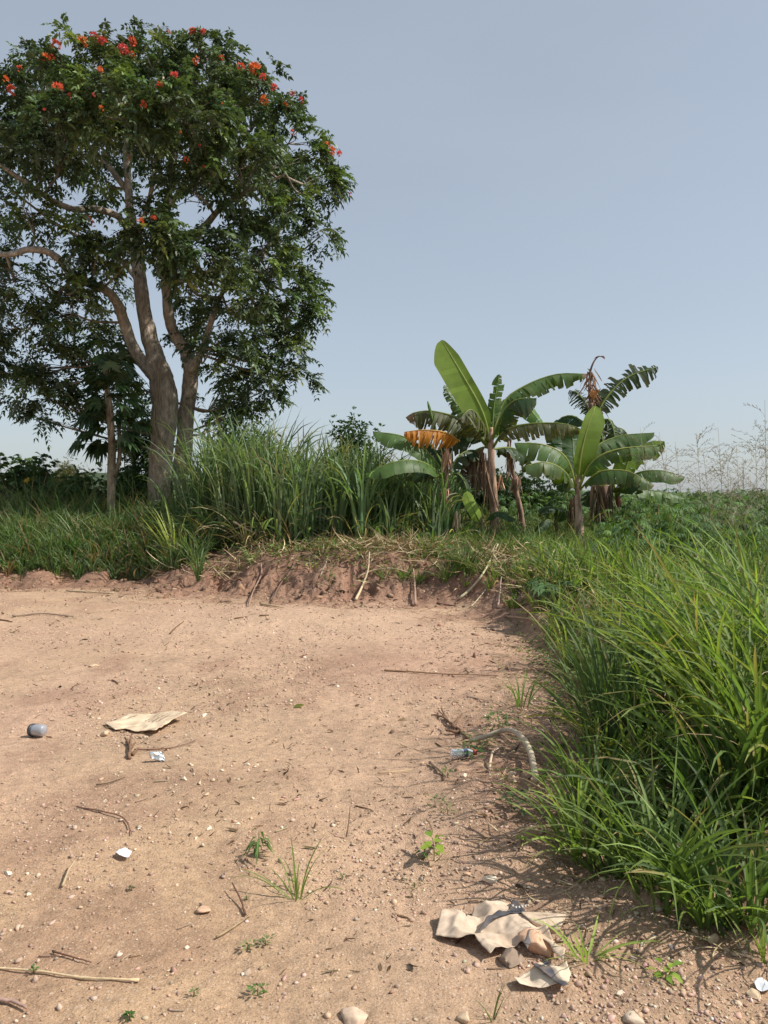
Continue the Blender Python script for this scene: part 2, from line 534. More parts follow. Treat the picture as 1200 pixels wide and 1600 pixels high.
C = lerp(C, brown * 1.3, smooth((s + 1.3) / 1.0) * smooth((GY - 8.5) / 2) * np.clip(fbm(GX * 2.4, GY * 3.2, 3, 4) * 2.5 + .5, 0, 1) * .85)
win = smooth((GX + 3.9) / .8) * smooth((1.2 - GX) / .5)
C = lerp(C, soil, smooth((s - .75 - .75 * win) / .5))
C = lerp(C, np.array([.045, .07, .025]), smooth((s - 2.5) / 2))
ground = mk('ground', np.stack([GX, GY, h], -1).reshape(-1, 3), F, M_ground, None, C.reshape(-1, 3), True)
tag(ground, kind='structure')

# ------------------------------------------------------------------ distant hills
def ridge(name, y0, amp, x0, x1, cz, col, k):
    mb = MB()
    X = np.linspace(x0, x1, 160); Yr = np.linspace(y0, y0 + 260, 30)
    A, B = np.meshgrid(X, Yr)
    prof = np.sin(np.clip((B - y0) / 260, 0, 1) * np.pi) ** .7
    ends = smooth((A - x0) / 160) * smooth((x1 - A) / 160)
    Z = -6 + prof * ends * (cz + amp * fbm(A / 90, B / 90, k, 5) + 6)
    i = np.arange(29)[:, None]; j = np.arange(159)[None]
    Fq = np.stack([i * 160 + j, i * 160 + j + 1, (i + 1) * 160 + j + 1, (i + 1) * 160 + j], -1).reshape(-1, 4)
    mb.add(np.stack([A, B, Z], -1).reshape(-1, 3), Fq, np.asarray(col))
    return tag(mb.build(name, M_hill, sm=True), kind='structure')


ridge('hill', 420, 10, -520, 60, 12, (.05, .07, .035), 2)

# ------------------------------------------------------------------ gravel and litter on the earth
ico = bpy.data.meshes.new('tmp')
import bmesh
bm_ = bmesh.new(); bmesh.ops.create_icosphere(bm_, subdivisions=1, radius=1)
IV = np.array([v.co[:] for v in bm_.verts]); IF = np.array([[v.index for v in f.verts] for f in bm_.faces])
bm_.free()
bm_ = bmesh.new(); bmesh.ops.create_icosphere(bm_, subdivisions=3, radius=1)
IV2 = np.array([v.co[:] for v in bm_.verts]); IF2 = np.array([[v.index for v in f.verts] for f in bm_.faces])
bm_.free()


def plotpts(n, y0=1.8, y1=13.5, power=1.0, xr=.62, smax=.25):
    u = rng.random(n) ** power
    y = y0 + (y1 - y0) * u
    x = (rng.random(n) * 2 - 1) * (y * xr + .6)
    s = sdist(x, y)
    k = s < smax
    return x[k], y[k]


mb = MB()
x, y = plotpts(120000, power=1.9)
d = fbm(x * 1.1, y * .9, 3, 3)
k = rng.random(len(x)) < np.clip(.42 + d * 1.5, .10, 1)
x, y = x[k], y[k]
n = len(x)
sz = np.clip(rng.lognormal(math.log(.0032), .55, n), .0015, .011) * (1 + y * .05)
z = terr(x, y) + sz * .25
V = IV[None] * (1 + rng.normal(0, .34, (n, len(IV), 1))) * (rng.uniform(.6, 1.25, (n, 1, 3)) * np.array([1, 1, .7])) * sz[:, None, None]
a = rng.random(n) * 6.28; ca, sa = np.cos(a)[:, None], np.sin(a)[:, None]
V = np.stack([V[..., 0] * ca - V[..., 1] * sa, V[..., 0] * sa + V[..., 1] * ca, V[..., 2]], -1) + np.stack([x, y, z], -1)[:, None]
F = (np.arange(n) * len(IV))[:, None, None] + IF[None]
c = palette(n, [(.48, .34, .25), (.56, .43, .32), (.42, .28, .20), (.32, .22, .16), (.70, .58, .46)], [5, 2, 3, 1.6, .35], .12)
mb.add(V.reshape(-1, 3), F.reshape(-1, 3), np.repeat(c, len(IV), 0))
tag(mb.build('gravel', M_stone), 'fine pale gravel and grit scattered over the bare pinkish earth', 'gravel', kind='stuff')
print('gravel', n)

# dry litter: slivers and crumbs of dead stalk and leaf
mb = MB()
x, y = plotpts(16000, power=1.2, smax=.6)
d = fbm(x * 1.4 + 5, y * 1.1, 6, 3)
s = sdist(x, y)
k = rng.random(len(x)) < np.clip(.20 + d * 1.7 + .7 * np.exp(-((s + .2) / .7) ** 2) , .03, 1)
x, y = x[k], y[k]; n = len(x)
L_ = np.minimum(rng.lognormal(math.log(.016), .6, n), .05) * (1 + y * .07)
bs = np.stack([x, y, terr(x, y) + .003], -1)
c = palette(n, [(.10, .06, .035), (.17, .11, .065), (.30, .21, .13), (.07, .05, .03)], [4, 3, 1.2, 2], .25)
blades(mb, bs, rng.random(n) * 6.28, L_, L_ * rng.uniform(.12, .4, n), rng.uniform(1.1, 1.6, n), rng.normal(0, .5, n), c, 3, .5)
tag(mb.build('plant_litter', M_dry), 'dark crumbs and slivers of dead plant litter on the bare earth', 'litter', kind='stuff')


mb = MB()   # crumbled clods on the cut face and the verge slope
x = rng.uniform(-8, 2.2, 9000); y = rng.uniform(3, 14.5, 9000); s = sdist(x, y)
k = (s > -.35 - .9 * rng.random(9000) ** 2) & (s < .75) & ((y > 9) | (rng.random(9000) < .8)) & (fbm(x * 2, y * 2, 4, 2) > -.12); x, y, s = x[k], y[k], s[k]; n = len(x)
sz = np.clip(rng.lognormal(math.log(.010), .6, n), .004, .045) * np.interp(y, [3, 9, 12], [.55, 1, 1.5])
V = IV[None] * (1 + rng.normal(0, .36, (n, len(IV), 1))) * rng.uniform(.6, 1.4, (n, 1, 3)) * sz[:, None, None] * np.array([1, 1, .8]) + np.stack([x, y, terr(x, y) + sz * .1], -1)[:, None]
F = (np.arange(n) * len(IV))[:, None, None] + IF[None]
mb.add(V.reshape(-1, 3), F.reshape(-1, 3), np.repeat(palette(n, [(.26, .155, .10), (.33, .205, .135), (.18, .11, .075), (.42, .28, .19)], [4, 3, 3, .6], .12), len(IV), 0))
tag(mb.build('soil_clods', M_stone), 'crumbled brown clods of earth on the cut bank and the slope of the verge', 'earth clods', kind='stuff')


# ------------------------------------------------------------------ countable stones
def stone(px, py, r, col, flat=.6, label=None, group=None, sink=.25, lift=0, seed=None):
    g = G(px, py); lr = np.random.default_rng(int(px * 7 + py) if seed is None else seed)
    V = IV2.copy()
    # facet the pebble with random planes
    for _ in range(13):
        nrm = norm(lr.normal(0, 1, 3)); dd = lr.uniform(.38, .72)
        ex = V @ nrm - dd; V = V - np.outer(np.clip(ex, 0, None), nrm)
    V = V * (r * np.array([lr.uniform(.9, 1.3), lr.uniform(.7, 1.0), flat])) * (1 + lr.normal(0, .012, (len(V), 1))) * 1.25
    a = lr.random() * 6.28
    V = np.stack([V[:, 0] * math.cos(a) - V[:, 1] * math.sin(a), V[:, 0] * math.sin(a) + V[:, 1] * math.cos(a), V[:, 2]], -1)
    mb = MB(); mb.add(V, IF2, np.asarray(col))
    o = mb.build('stone', M_stone)
    o.location = (g[0], g[1], g[2] + r * flat * (1 - 2 * sink) + lift)
    return tag(o, label, 'stone', group)


pale = (.68, .57, .43); buff = (.56, .42, .28); rosy = (.55, .36, .24)
for a in [
    (13, 1366, .017, pale, 'pale cream stone at the left edge of the bare earth, below the white scrap'),
    (45, 1400, .014, pale, 'small pale stone left of the curled dry stalk near the left edge'),
    (123, 1390, .013, pale, 'flat pale stone just left of the curled dry stalk'),
    (327, 1296, .016, pale, 'whitish stone alone up and left of the drooping seedling'),
    (320, 1426, .026, rosy, 'flat pinkish stone left of the grass tuft on open earth'),
    (293, 1482, .010, pale, 'round white pebble below the flat pinkish stone'),
    (372, 1288, .013, pale, 'pale stone close above the drooping seedling'),
    (147, 1040, .062, buff, 'buff lump of earth and stone in the far left of the plot'),
    (163, 1150, .038, buff, 'yellowish stone at the left corner of the torn cardboard'),
    (318, 1119, .022, pale, 'little white stone beside the right end of the torn cardboard'),
    (767, 1377, .028, pale, 'whitish stone between the crumbly heap and the torn paper sack'),
    (730, 1368, .014, rosy, 'small pinkish stone left of the whitish one above the paper sack'),
    (1180, 1560, .022, buff, 'buff stone at the lower right edge beside the grass'),
    (725, 1215, .02, pale, 'pale stone on the crumbly slope below the curved dead branch'),
    (800, 1215, .042, buff, 'rounded buff stone in the hollow of the curved dead branch'),
    (968, 1555, .016, pale, 'small pale stone below the lime green seedling'),
    (880, 1260, .045, rosy, 'pinkish stone half buried at the foot of the big right grass'),
    (1115, 1470, .03, buff, 'buff stone under the grass at the lower right'),
    (553, 1594, .042, (.54, .40, .29), 'large flat pale slab half buried at the bottom edge'),
    (985, 1596, .035, (.50, .40, .30), 'pale greyish lump at the bottom edge under the right verge'),
    (725, 1597, .028, buff, 'orange buff stone at the bottom edge right of centre'),
]:
    stone(*a[:4], .55 if a[2] < .05 else .2, a[4], None, .25 if a[2] < .05 else .42)
stone(796, 1506, .052, (.27, .20, .15), .7, 'dark brown stone lying against the front of the torn paper sack')
stone(838, 1492, .060, (.60, .38, .25), .8, 'big orange pink stone lying on the torn paper sack', lift=.012)
stone(855, 1445, .08, (.52, .40, .29), .35, 'broad flat sandy lump behind the torn paper sack')
GR = 'small pale stones strewn across the bare earth'
lr = np.random.default_rng(5)
cl = [(288, 1219), (303, 1212), (332, 1220), (312, 1225), (398, 1200), (387, 1196), (347, 1206), (300, 1196), (275, 1228), (365, 1194),
      (415, 1206), (322, 1243), (256, 1205), (440, 1250), (232, 1530), (143, 1545), (262, 1520), (171, 1515), (1050, 1480), (905, 1450)]
for i in range(18):
    cl.append((lr.uniform(0, 780), lr.uniform(1040, 1590)))
for (px, py) in cl:
    Yd = G(px, py)[1]
    stone(px, py, lr.uniform(1.6, 4.2) * Yd / FPX * (1.4 if (px, py) in cl[:10] else 1), palette(1, [pale, buff, rosy], var=.1)[0] if False else [pale, buff, rosy][lr.integers(3)], .6,
          'small pale stone among many strewn across the bare earth', GR)


# ------------------------------------------------------------------ sticks and roots
def stick(name, pts, r, col, label, cat='stick', lift=.006, r2=None, knots=0, group=None, arch=None):
    g = np.array([G(px, py) for px, py in pts]); g[:, 2] += lift + r
    if arch is not None: g[:, 2] += np.asarray(arch)
    rad = np.linspace(r, r2 if r2 else r * .5, len(g))
    mb = MB(); o0 = g[0].copy()
    if len(g) > 2: p_, r_ = catmull(g, rad, 5)
    else:
        p_ = np.linspace(g[0], g[1], 8); r_ = np.linspace(rad[0], rad[-1], 8)
    p_ = p_ + rng.normal(0, r * (.14 if r < .015 else .04), p_.shape) * np.array([1, 1, .4])
    if knots: r_ = r_ * (1 + (np.arange(len(r_)) % knots == 0) * .5)
    tube(mb, p_, r_, palette(1, [col], var=.05)[0], 6, 1)
    return tag(mb.build(name, M_wood, origin=o0), label, cat, group)


tan = (.50, .36, .21); dk = (.15, .09, .055); gy_ = (.36, .27, .19)
stick('dry_stalk', [(-15, 1517), (60, 1523), (130, 1532), (217, 1538)], .0036, (.56, .41, .24), 'long straw yellow stalk lying flat at the lower left corner', 'stalk', knots=5, r2=.004)
stick('stick', [(82, 1493), (110, 1500), (143, 1508)], .004, dk, 'dark thin stick just above the long straw yellow stalk')
stick('stick', [(-10, 1568), (18, 1574), (42, 1582)], .008, gy_, 'thick short grey brown stick at the bottom left corner')
stick('dry_stalk', [(98, 1390), (106, 1372), (118, 1359)], .006, (.42, .31, .2), 'short curled dry stalk standing off the earth at left', 'stalk', arch=[0, .01, .03])
stick('stick', [(120, 1264), (160, 1272), (192, 1281), (203, 1300), (206, 1308)], .0045, (.22, .14, .09), 'thin dark stick bent like a hook left of centre')
stick('stick', [(338, 1471), (365, 1455), (392, 1434)], .005, (.34, .24, .15), 'thin brown stick left of the grass tuft')
stick('stick', [(384, 1435), (376, 1415), (363, 1396)], .005, dk, 'dark forked looking stick rising left of the grass tuft', arch=[0, .01, .03])
stick('stick', [(210, 1174), (255, 1173), (285, 1167), (308, 1158)], .0045, (.2, .12, .08), 'thin dark stick lying under the torn cardboard')
stick('dry_stalk', [(104, 925), (140, 927), (178, 929)], .016, (.56, .42, .27), 'pale dry stalk lying at the far left under the bank', 'stalk')
stick('stick', [(20, 965), (62, 961), (115, 966)], .016, gy_, 'grey brown stick lying on the far left of the plot')
stick('stick', [(-5, 890), (12, 885), (28, 884)], .035, (.45, .32, .22), 'thick broken log end at the foot of the bank at the left edge')
stick('stick', [(600, 1050), (640, 1052), (700, 1056), (778, 1058)], .009, (.27, .17, .11), 'long thin brown stick lying across the far right of the plot')
stick('stick', [(590, 1211), (615, 1209), (642, 1206)], .005, tan, 'short pale stick lying in the middle right of the plot')
stick('curved_branch', [(733, 1166), (760, 1169), (790, 1170), (812, 1181), (828, 1200), (838, 1236)], .015, (.50, .37, .26), 'thick curved dead branch bowed over the crumbly verge at right', 'branch', arch=[.01, .05, .09, .10, .07, .03], r2=.019)
stick('stick', [(765, 1208), (769, 1187), (782, 1181)], .009, (.55, .42, .32), 'short pale bent twig under the curved dead branch', arch=[0, .02, .03])
stick('stick', [(672, 1196), (685, 1207), (697, 1218)], .011, (.36, .26, .17), 'short tapering stick left of the curved dead branch')
stick('stick', [(150, 1230), (170, 1226), (195, 1218)], .004, dk, 'thin dark stick lying left of the crushed silver wrapper')
stick('root', [(408, 884), (408, 905), (396, 928), (389, 948)], .016, (.36, .25, .17), 'long bare root hanging down the middle of the bank', 'root', arch=[.02, .04, .03, .0], r2=.009)
stick('stick', [(407, 946), (425, 949), (444, 952)], .015, (.42, .3, .2), 'short pale stick lying at the foot of the bank')
stick('root', [(556, 940), (566, 924), (575, 905), (577, 885)], .022, (.55, .44, .32), 'pale forked root standing before the red cut of the bank', 'root', arch=[0, .05, .12, .2])
stick('root', [(560, 907), (585, 899), (615, 896), (645, 903)], .018, (.45, .34, .25), 'pale root lying along the top of the right part of the bank', 'root', arch=[.02, .05, .05, .02])
stick('root', [(649, 948), (648, 925), (646, 900)], .024, (.34, .24, .17), 'thick short root hanging down beside the fibrous clod', 'root', arch=[0, .04, .08])
stick('dead_branch', [(718, 940), (738, 925), (755, 905), (768, 885), (778, 872)], .020, (.52, .41, .28), 'long pale dead branch leaning up the bank below the banana plants', 'branch', arch=[.02, .04, .06, .12, .2])
stick('stick', [(735, 951), (748, 940), (760, 928)], .012, (.45, .34, .24), 'thin pale stick crossing below the long dead branch', arch=[0, .03, .05])
stick('stick', [(778, 952), (781, 935), (783, 915)], .014, (.45, .34, .24), 'upright pale stick at the right end of the bank', arch=[0, .04, .1])
stick('root', [(425, 944), (437, 920), (455, 897), (462, 872)], .012, (.22, .13, .09), 'thin dark root running up the bank beside the dark hollow', 'root', arch=[.02, .04, .05, .04])
stick('root', [(500, 905), (510, 885), (514, 870)], .012, (.42, .31, .22), 'fine pale root across the dark hollow of the bank', 'root', arch=[.02, .05, .05])
stick('dead_branch', [(245, 858), (300, 860), (355, 856), (400, 845)], .022, (.52, .42, .3), 'long pale dead branch lying on the grassy edge above the bank', 'branch', arch=[.12, .14, .16, .18])
stick('dead_branch', [(365, 800), (400, 827), (430, 842)], .020, (.40, .28, .2), 'brown dead branch slanting down out of the tall grass', 'branch', arch=[.5, .25, .1])
stick('stick', [(432, 868), (445, 864), (458, 862)], .022, (.55, .43, .3), 'short thick pale stick on the lip of the bank')
stick('dry_stalk', [(541, 1312), (544, 1310), (546, 1307), (547, 1304)], .0035, (.22, .13, .07), 'thin brown dry sprig standing upright in the open earth', 'stalk', arch=[0, .04, .08, .12], r2=.0018)
stick('stick', [(790, 965), (830, 975), (868, 990)], .010, (.4, .3, .2), 'slanting thin stick at the right corner of the plot', arch=[0, .03, .05])
GS = 'thin dark twigs scattered on the bare earth'
for i in range(22):
    px, py = lr.uniform(0, 820), lr.uniform(930, 1590)
    Yd = G(px, py)[1]; Lp = lr.uniform(14, 46); an = lr.normal(0, .5)
    stick('twig', [(px, py), (px + Lp * .5 * math.cos(an) + lr.normal(0, 3), py + Lp * .25 * math.sin(an)), (px + Lp * math.cos(an), py + Lp * .5 * math.sin(an))],
          1.3 * Yd / FPX, [dk, (.26, .17, .11), gy_][lr.integers(3)], 'thin dark twig, one of many scattered on the bare earth', 'twig', group=GS, lift=.001)
# branching dead sprig
def sprig(px, py, label, pts, r):
    g0 = G(px, py); rt = root('dead_sprig', g0, label, 'sprig')
    mb = MB()
    for pl in pts:
        g = np.array([G(a, b_) for a, b_ in pl]); g[:, 2] += np.linspace(.01, .03, len(g))
        p_, r_ = catmull(g, np.linspace(r, r * .4, len(g)), 4) if len(g) > 2 else (g, np.linspace(r, r * .4, len(g)))
        tube(mb, p_ + rng.normal(0, r * .3, p_.shape), r_, np.array(dk) * 1.3, 5, 1)
    mb.build('twig', M_wood, rt)
sprig(728, 1156, 'branched dark dead sprig lying left of the small weeds', [[(730, 1156), (715, 1143), (700, 1131), (686, 1118)], [(712, 1142), (695, 1128), (673, 1124)],
      [(718, 1146), (702, 1148), (694, 1138)], [(708, 1136), (716, 1128), (722, 1122)], [(700, 1130), (690, 1114)]], .012)
sprig(205, 1180, 'crumbled dark dead sprig below the torn cardboard', [[(202, 1188), (203, 1172), (206, 1155)], [(203, 1175), (212, 1168)], [(203, 1168), (195, 1160)], [(206, 1182), (215, 1176)]], .012)

# ------------------------------------------------------------------ African tulip tree
TY = 18.0
BK = np.array([.37, .31, .245])


def barkcol(n, base=BK, v=.12):
    return np.clip(base * rng.normal(1, v, (n, 1)), .02, 1)


tree = root('tulip_tree', P(250, 812, TY) * np.array([1, 1, 0]) + np.array([0, 0, tz(P(250, 812, TY)[0], TY)]),
            'tall spreading tree with dark green crown and orange red flowers, two pale trunks', 'tree')


def limb(name, px, Yo, parent, mat=M_bark, wob=.18, sides=14, n=8, base=BK):
    Yo = np.interp(np.arange(len(px)), np.linspace(0, len(px) - 1, len(Yo)), Yo)
    pts = np.array([P(a, b_, TY + d) for (a, b_, r), d in zip(px, Yo)])
    rad = np.array([r * .84 * (TY + d) / FPX for (a, b_, r), d in zip(px, Yo)])
    mb = MB(); pp, rr = tube(mb, pts, rad, base, sides, n, wob)
    mb.C[0][:] = barkcol(len(mb.C[0]), base, .06)
    mb.build(name, mat, parent, True)
    return pp, rr


LB = []
LB.append(limb('trunk', [(244, 835, 28), (247, 800, 23), (250, 745, 21), (254, 690, 21), (258, 640, 25), (254, 600, 23), (246, 572, 19), (236, 535, 16), (226, 490, 14), (219, 445, 13), (213, 400, 11), (206, 350, 9), (200, 290, 7), (196, 220, 5), (192, 150, 3)], [0, 0, .4], tree, n=7))
LB.append(limb('trunk', [(268, 830, 26), (278, 760, 18), (288, 700, 15), (291, 650, 14.5), (297, 600, 14), (298, 575, 14), (288, 545, 12), (272, 520, 11), (263, 490, 10), (259, 440, 9), (257, 395, 8), (261, 330, 6), (272, 260, 4), (285, 190, 2.5)], [.5, .6, .2, -.3], tree, n=7))
LB.append(limb('limb', [(252, 612, 13), (240, 588, 12), (220, 562, 11), (205, 535, 10.5), (193, 500, 10), (182, 472, 9), (165, 453, 8.5), (140, 443, 8), (112, 430, 7.5), (95, 408, 7), (75, 394, 6.5), (45, 390, 6), (10, 398, 5), (-50, 385, 3)], [0, -.6, -1.6, -2.4], tree))
LB.append(limb('limb', [(298, 580, 10), (310, 560, 7), (322, 530, 6), (334, 490, 5), (352, 450, 4), (385, 410, 3)], [.1, -.3, -1], tree))
LB.append(limb('limb', [(257, 405, 7), (285, 375, 6.5), (318, 355, 6), (345, 325, 5), (375, 305, 4.5), (410, 290, 4), (446, 272, 2)], [-.2, -1.2, -1.6], tree))
LB.append(limb('limb', [(210, 378, 7), (196, 352, 6.5), (180, 336, 6), (150, 327, 6), (116, 327, 5.5), (85, 315, 5), (50, 292, 4.5), (15, 268, 4), (-40, 230, 2)], [.3, -1.2, -2.2], tree))
LB.append(limb('limb', [(200, 300, 5.5), (170, 260, 5), (130, 220, 4), (90, 170, 3)], [.4, .2, .8], tree))
LB.append(limb('limb', [(262, 325, 5), (300, 270, 4.5), (340, 210, 4), (380, 150, 2.5)], [-.2, .3, .5], tree))
LB.append(limb('limb', [(212, 380, 5), (225, 340, 4.5), (238, 290, 4), (250, 200, 3), (255, 120, 2)], [.2, -.8, -1.2], tree))
LB.append(limb('limb', [(218, 440, 5), (180, 400, 4), (140, 380, 3.5), (80, 345, 2.5)], [.3, 1.3, 2], tree))
LB.append(limb('limb', [(260, 450, 5), (310, 430, 4.5), (360, 420, 4), (430, 430, 2.5)], [0, 1, 1.4], tree))
ALLP = np.concatenate([p for p, r in LB]); 
LOB = [
    # top dome
    (65, 150, 72, 0), (150, 120, 66, -.6), (240, 112, 66, .2), (325, 108, 58, 0), (395, 165, 62, -.4), (450, 225, 58, 0), (487, 285, 55, .3),
    (5, 225, 75, .3), (100, 215, 72, -2.0), (195, 190, 78, -2.3), (295, 195, 78, -2.2), (375, 265, 70, -1.7), (445, 335, 52, -.8),
    (40, 335, 42, -1.9), (125, 375, 40, -2.1), (255, 375, 48, -2.4), (330, 395, 52, -2.0), (300, 300, 60, -1.8), (165, 295, 48, .8), (60, 250, 55, -1.5),
    (385, 390, 58, -1.3), (436, 432, 48, -.6), (455, 495, 42, 0), (440, 550, 46, 0), (462, 595, 28, .2), (395, 480, 55, -1.2), (375, 560, 52, -.6), (405, 615, 36, .2),
    (345, 610, 38, .8), (335, 510, 40, .6), (300, 460, 36, 1.2),
    (25, 440, 52, -1.3), (115, 490, 44, -.9), (40, 520, 56, -.9), (-55, 450, 80, 0), (-60, 330, 80, .5), (-80, 210, 80, .5), (-50, 560, 68, 0), (100, 575, 44, -.5), (90, 630, 34, -.4), (165, 540, 40, .9),
    (20, 600, 38, 0), (60, 610, 36, -.6), (112, 635, 26, -.4), (60, 655, 18, -.5), (385, 645, 24, .2), (235, 350, 40, -2.4), (212, 398, 28, -2.3), (270, 392, 32, -2.3), (150, 405, 30, -2.2), (286, 430, 24, -1.9), (330, 545, 26, -1.2), (120, 455, 28, -1.9), (160, 440, 34, 1.2), (195, 600, 40, 1.6), (350, 665, 30, 2.4), (520, 290, 22, .2), (500, 370, 28, .2), (484, 455, 26, .1), (490, 500, 16, .1),
    # back of the crown
    (250, 230, 65, 2.6), (150, 210, 60, 3), (350, 270, 58, 2.8), (420, 380, 50, 2.4), (410, 520, 52, 2.0), (240, 160, 75, 2.2), (370, 180, 70, 2.2), (90, 160, 70, 2.4), (450, 290, 50, 2.2),
    (290, 540, 24, 2.4), (120, 520, 36, 2.4),
]
GREENS = [(.092, .128, .066), (.11, .155, .068), (.072, .105, .058), (.145, .195, .065), (.20, .25, .07)]
leaf = MB(); twg = MB(); LC = []
for (px, py, rp, dY) in LOB:
    Y = TY + dY; c = P(px, py, Y); r = rp * Y / FPX
    LC.append((c, r))
    ns = int(np.interp(py, [180, 300], [27, 18]) * (rp / 55) ** 2.1) + 5
    d = rdir(ns * 3); keep = rng.random(len(d)) < np.clip(.55 + .45 * d[:, 2], .12, 1); d = d[keep][:ns]; ns = len(d)
    rr = r * rng.uniform(.3, 1, ns) ** .5 * rng.uniform(.8, 1.16, ns)
    sub = c + d * rr[:, None] * np.array([1, 1, .86])
    # bough from nearest limb point, then twigs to the sprays
    q = ALLP[np.argmin(np.linalg.norm(ALLP - c - np.array([0, 0, -.5]), axis=1))]
    m_ = (q + c) / 2 + rng.normal(0, .12, 3) + np.array([0, 0, -.12])
    tube(twg, np.array([q, m_, c]), np.array([.034, .026, .014]), BK * .8, 5, 4, cap=False)
    for k in range(0, ns, 2):
        st = c if rng.random() < .6 else m_
        mid = (st + sub[k]) / 2 + rng.normal(0, .07, 3)
        tube(twg, np.array([st, mid, sub[k]]), np.array([.012, .008, .004]), BK * .75, 3, 3, cap=False)
    # each spray: pinnate leaves radiating outward
    nl = 7
    bp = np.repeat(sub, nl, 0) + rng.normal(0, .05, (ns * nl, 3))
    ax = norm(np.repeat(d, nl, 0) * .7 + rdir(ns * nl) * .9 + np.array([0, 0, .12]))
    Ln = rng.uniform(.26, .42, ns * nl)
    npair = 5
    ccol = palette(ns, GREENS, [5, 5, 3, 2, .7], .1)
    cl_ = np.repeat(ccol, nl, 0) * rng.normal(1, .12, (ns * nl, 1))
    upv = norm(np.array([0, 0, 1.]) + rng.normal(0, .35, (ns * nl, 3)))
    sd_ = norm(np.cross(ax, upv))
    for t_ in range(npair):
        f = .25 + .17 * t_
        bpos = bp + ax * (Ln * f)[:, None] - np.array([0, 0, 1]) * (Ln * .45 * f * f)[:, None]
        for sg in (-1, 1):
            if t_ == npair - 1 and sg == 1: dd = ax - np.array([0, 0, .5])
            else: dd = sd_ * sg + ax * .45 + np.array([0, 0, -.25])
            dd = norm(dd + rng.normal(0, .16, dd.shape))
            leaflets(leaf, bpos, dd, upv + rng.normal(0, .3, dd.shape), rng.uniform(.10, .155, len(bp)), rng.uniform(.05, .075, len(bp)), cl_ * rng.normal(1, .1, (len(bp), 1)), .25)
tag(twg.build('twigs', M_bark, tree), kind='stuff')
leaf.build('crown', M_tree, tree)
print('tree leaflets', sum(len(v) for v in leaf.V) // 5)

# flower clusters
FLW = [(8, 123, 7), (20, 142, 9), (30, 107, 5), (88, 70, 8), (72, 92, 9), (90, 138, 10), (80, 90, 6), (130, 66, 9), (147, 56, 7), (160, 65, 9), (192, 76, 10), (207, 65, 8), (207, 85, 5),
       (109, 150, 5), (156, 110, 7), (264, 50, 4), (302, 50, 8), (318, 50, 6), (305, 94, 7), (346, 92, 6), (272, 119, 8), (250, 136, 8), (225, 163, 7), (159, 169, 5), (376, 104, 7), (398, 108, 11), (410, 120, 8),
       (428, 136, 7), (413, 157, 10), (446, 164, 6), (456, 146, 6), (470, 158, 7), (456, 207, 5), (510, 228, 7), (520, 236, 8), (529, 242, 7), (548, 304, 4), (348, 163, 3), (312, 228, 3), (200, 247, 5), (291, 250, 6), (320, 262, 5),
       (136, 344, 8), (146, 350, 6), (220, 346, 8), (240, 342, 6), (170, 379, 5), (70, 172, 4), (282, 207, 3), (147, 148, 4)]
for (px, py, rp) in FLW:
    d = norm(ray(px, py)); o_ = np.array([0, 0, CAMZ]); best = None
    for c, r in LC:
        oc = o_ - c; bq = oc @ d; disc = bq * bq - (oc @ oc - (r * .98) ** 2)
        if disc > 0:
            t_ = -bq - math.sqrt(disc)
            if best is None or t_ < best: best = t_
    if best is None:
        ds = [np.linalg.norm(np.cross(c - o_, d)) - r for c, r in LC]; k = int(np.argmin(ds)); best = (LC[k][0] - o_) @ d
    p0 = o_ + d * (best - .12)
    R_ = rp * .74 * best / FPX
    mb = MB()
    tone = np.array([(.72, .16, .085), (.72, .21, .07), (.66, .13, .12)][rng.integers(3)])
    nb = int(5 + rp * .7)
    for k in range(nb):
        dirv = norm(rng.normal(0, 1, 3) + np.array([0, -.3, .6]))
        cb = p0 + dirv * R_ * .7 * rng.random() ** .5
        # cupped bell of five petals
        e1 = norm(np.cross(dirv, [.3, .5, .1])); e2 = np.cross(dirv, e1)
        an = np.arange(5) / 5 * 6.283 + rng.random() * 6
        rad_ = e1 * np.cos(an)[:, None] + e2 * np.sin(an)[:, None]
        leaflets(mb, np.tile(cb, (5, 1)) + rad_ * R_ * .08, dirv * .9 + rad_ * .55, rad_, R_ * .6, R_ * .42, palette(5, [tone], var=.12), -.1, .3)
    mb.build('flower_cluster', M_petal, tree)

# dead vine wound on the trunk
mb = MB()
for k in range(4):
    pts = [P(242 + k * 4 + 6 * math.sin(i * 1.3 + k), 560 + i * 34, TY - .36) + rng.normal(0, .03, 3) for i in range(5)]
    tube(mb, np.array(pts), np.full(5, .012), (.34, .27, .18), 4, 4)
mb.build('vine', M_wood, tree)


# ------------------------------------------------------------------ palmate leaf plants and bushes
def palmate(mb, Pb, out, nl, L, W, col, droop=.5, fan=1.15, petiole=None):
    """lobed leaves: Pb centres, out = direction the leaf points"""
    N = len(Pb); out = norm(out)
    up = norm(np.array([0, 0, 1.]) + .35 * rng.normal(0, 1, (N, 3)) - out * .2)
    sd = norm(np.cross(out, up)); up = np.cross(sd, out)
    for k in range(nl):
        a = (k / (nl - 1) - .5) * 2 * fan
        d = out * math.cos(a) + sd * math.sin(a)
        Lk = L * (1 - .35 * abs(a / fan) ** 1.5)
        leaflets(mb, Pb, d + rng.normal(0, .05, d.shape), up, Lk, W, col * rng.normal(1, .06, (N, 1)), droop, .22)


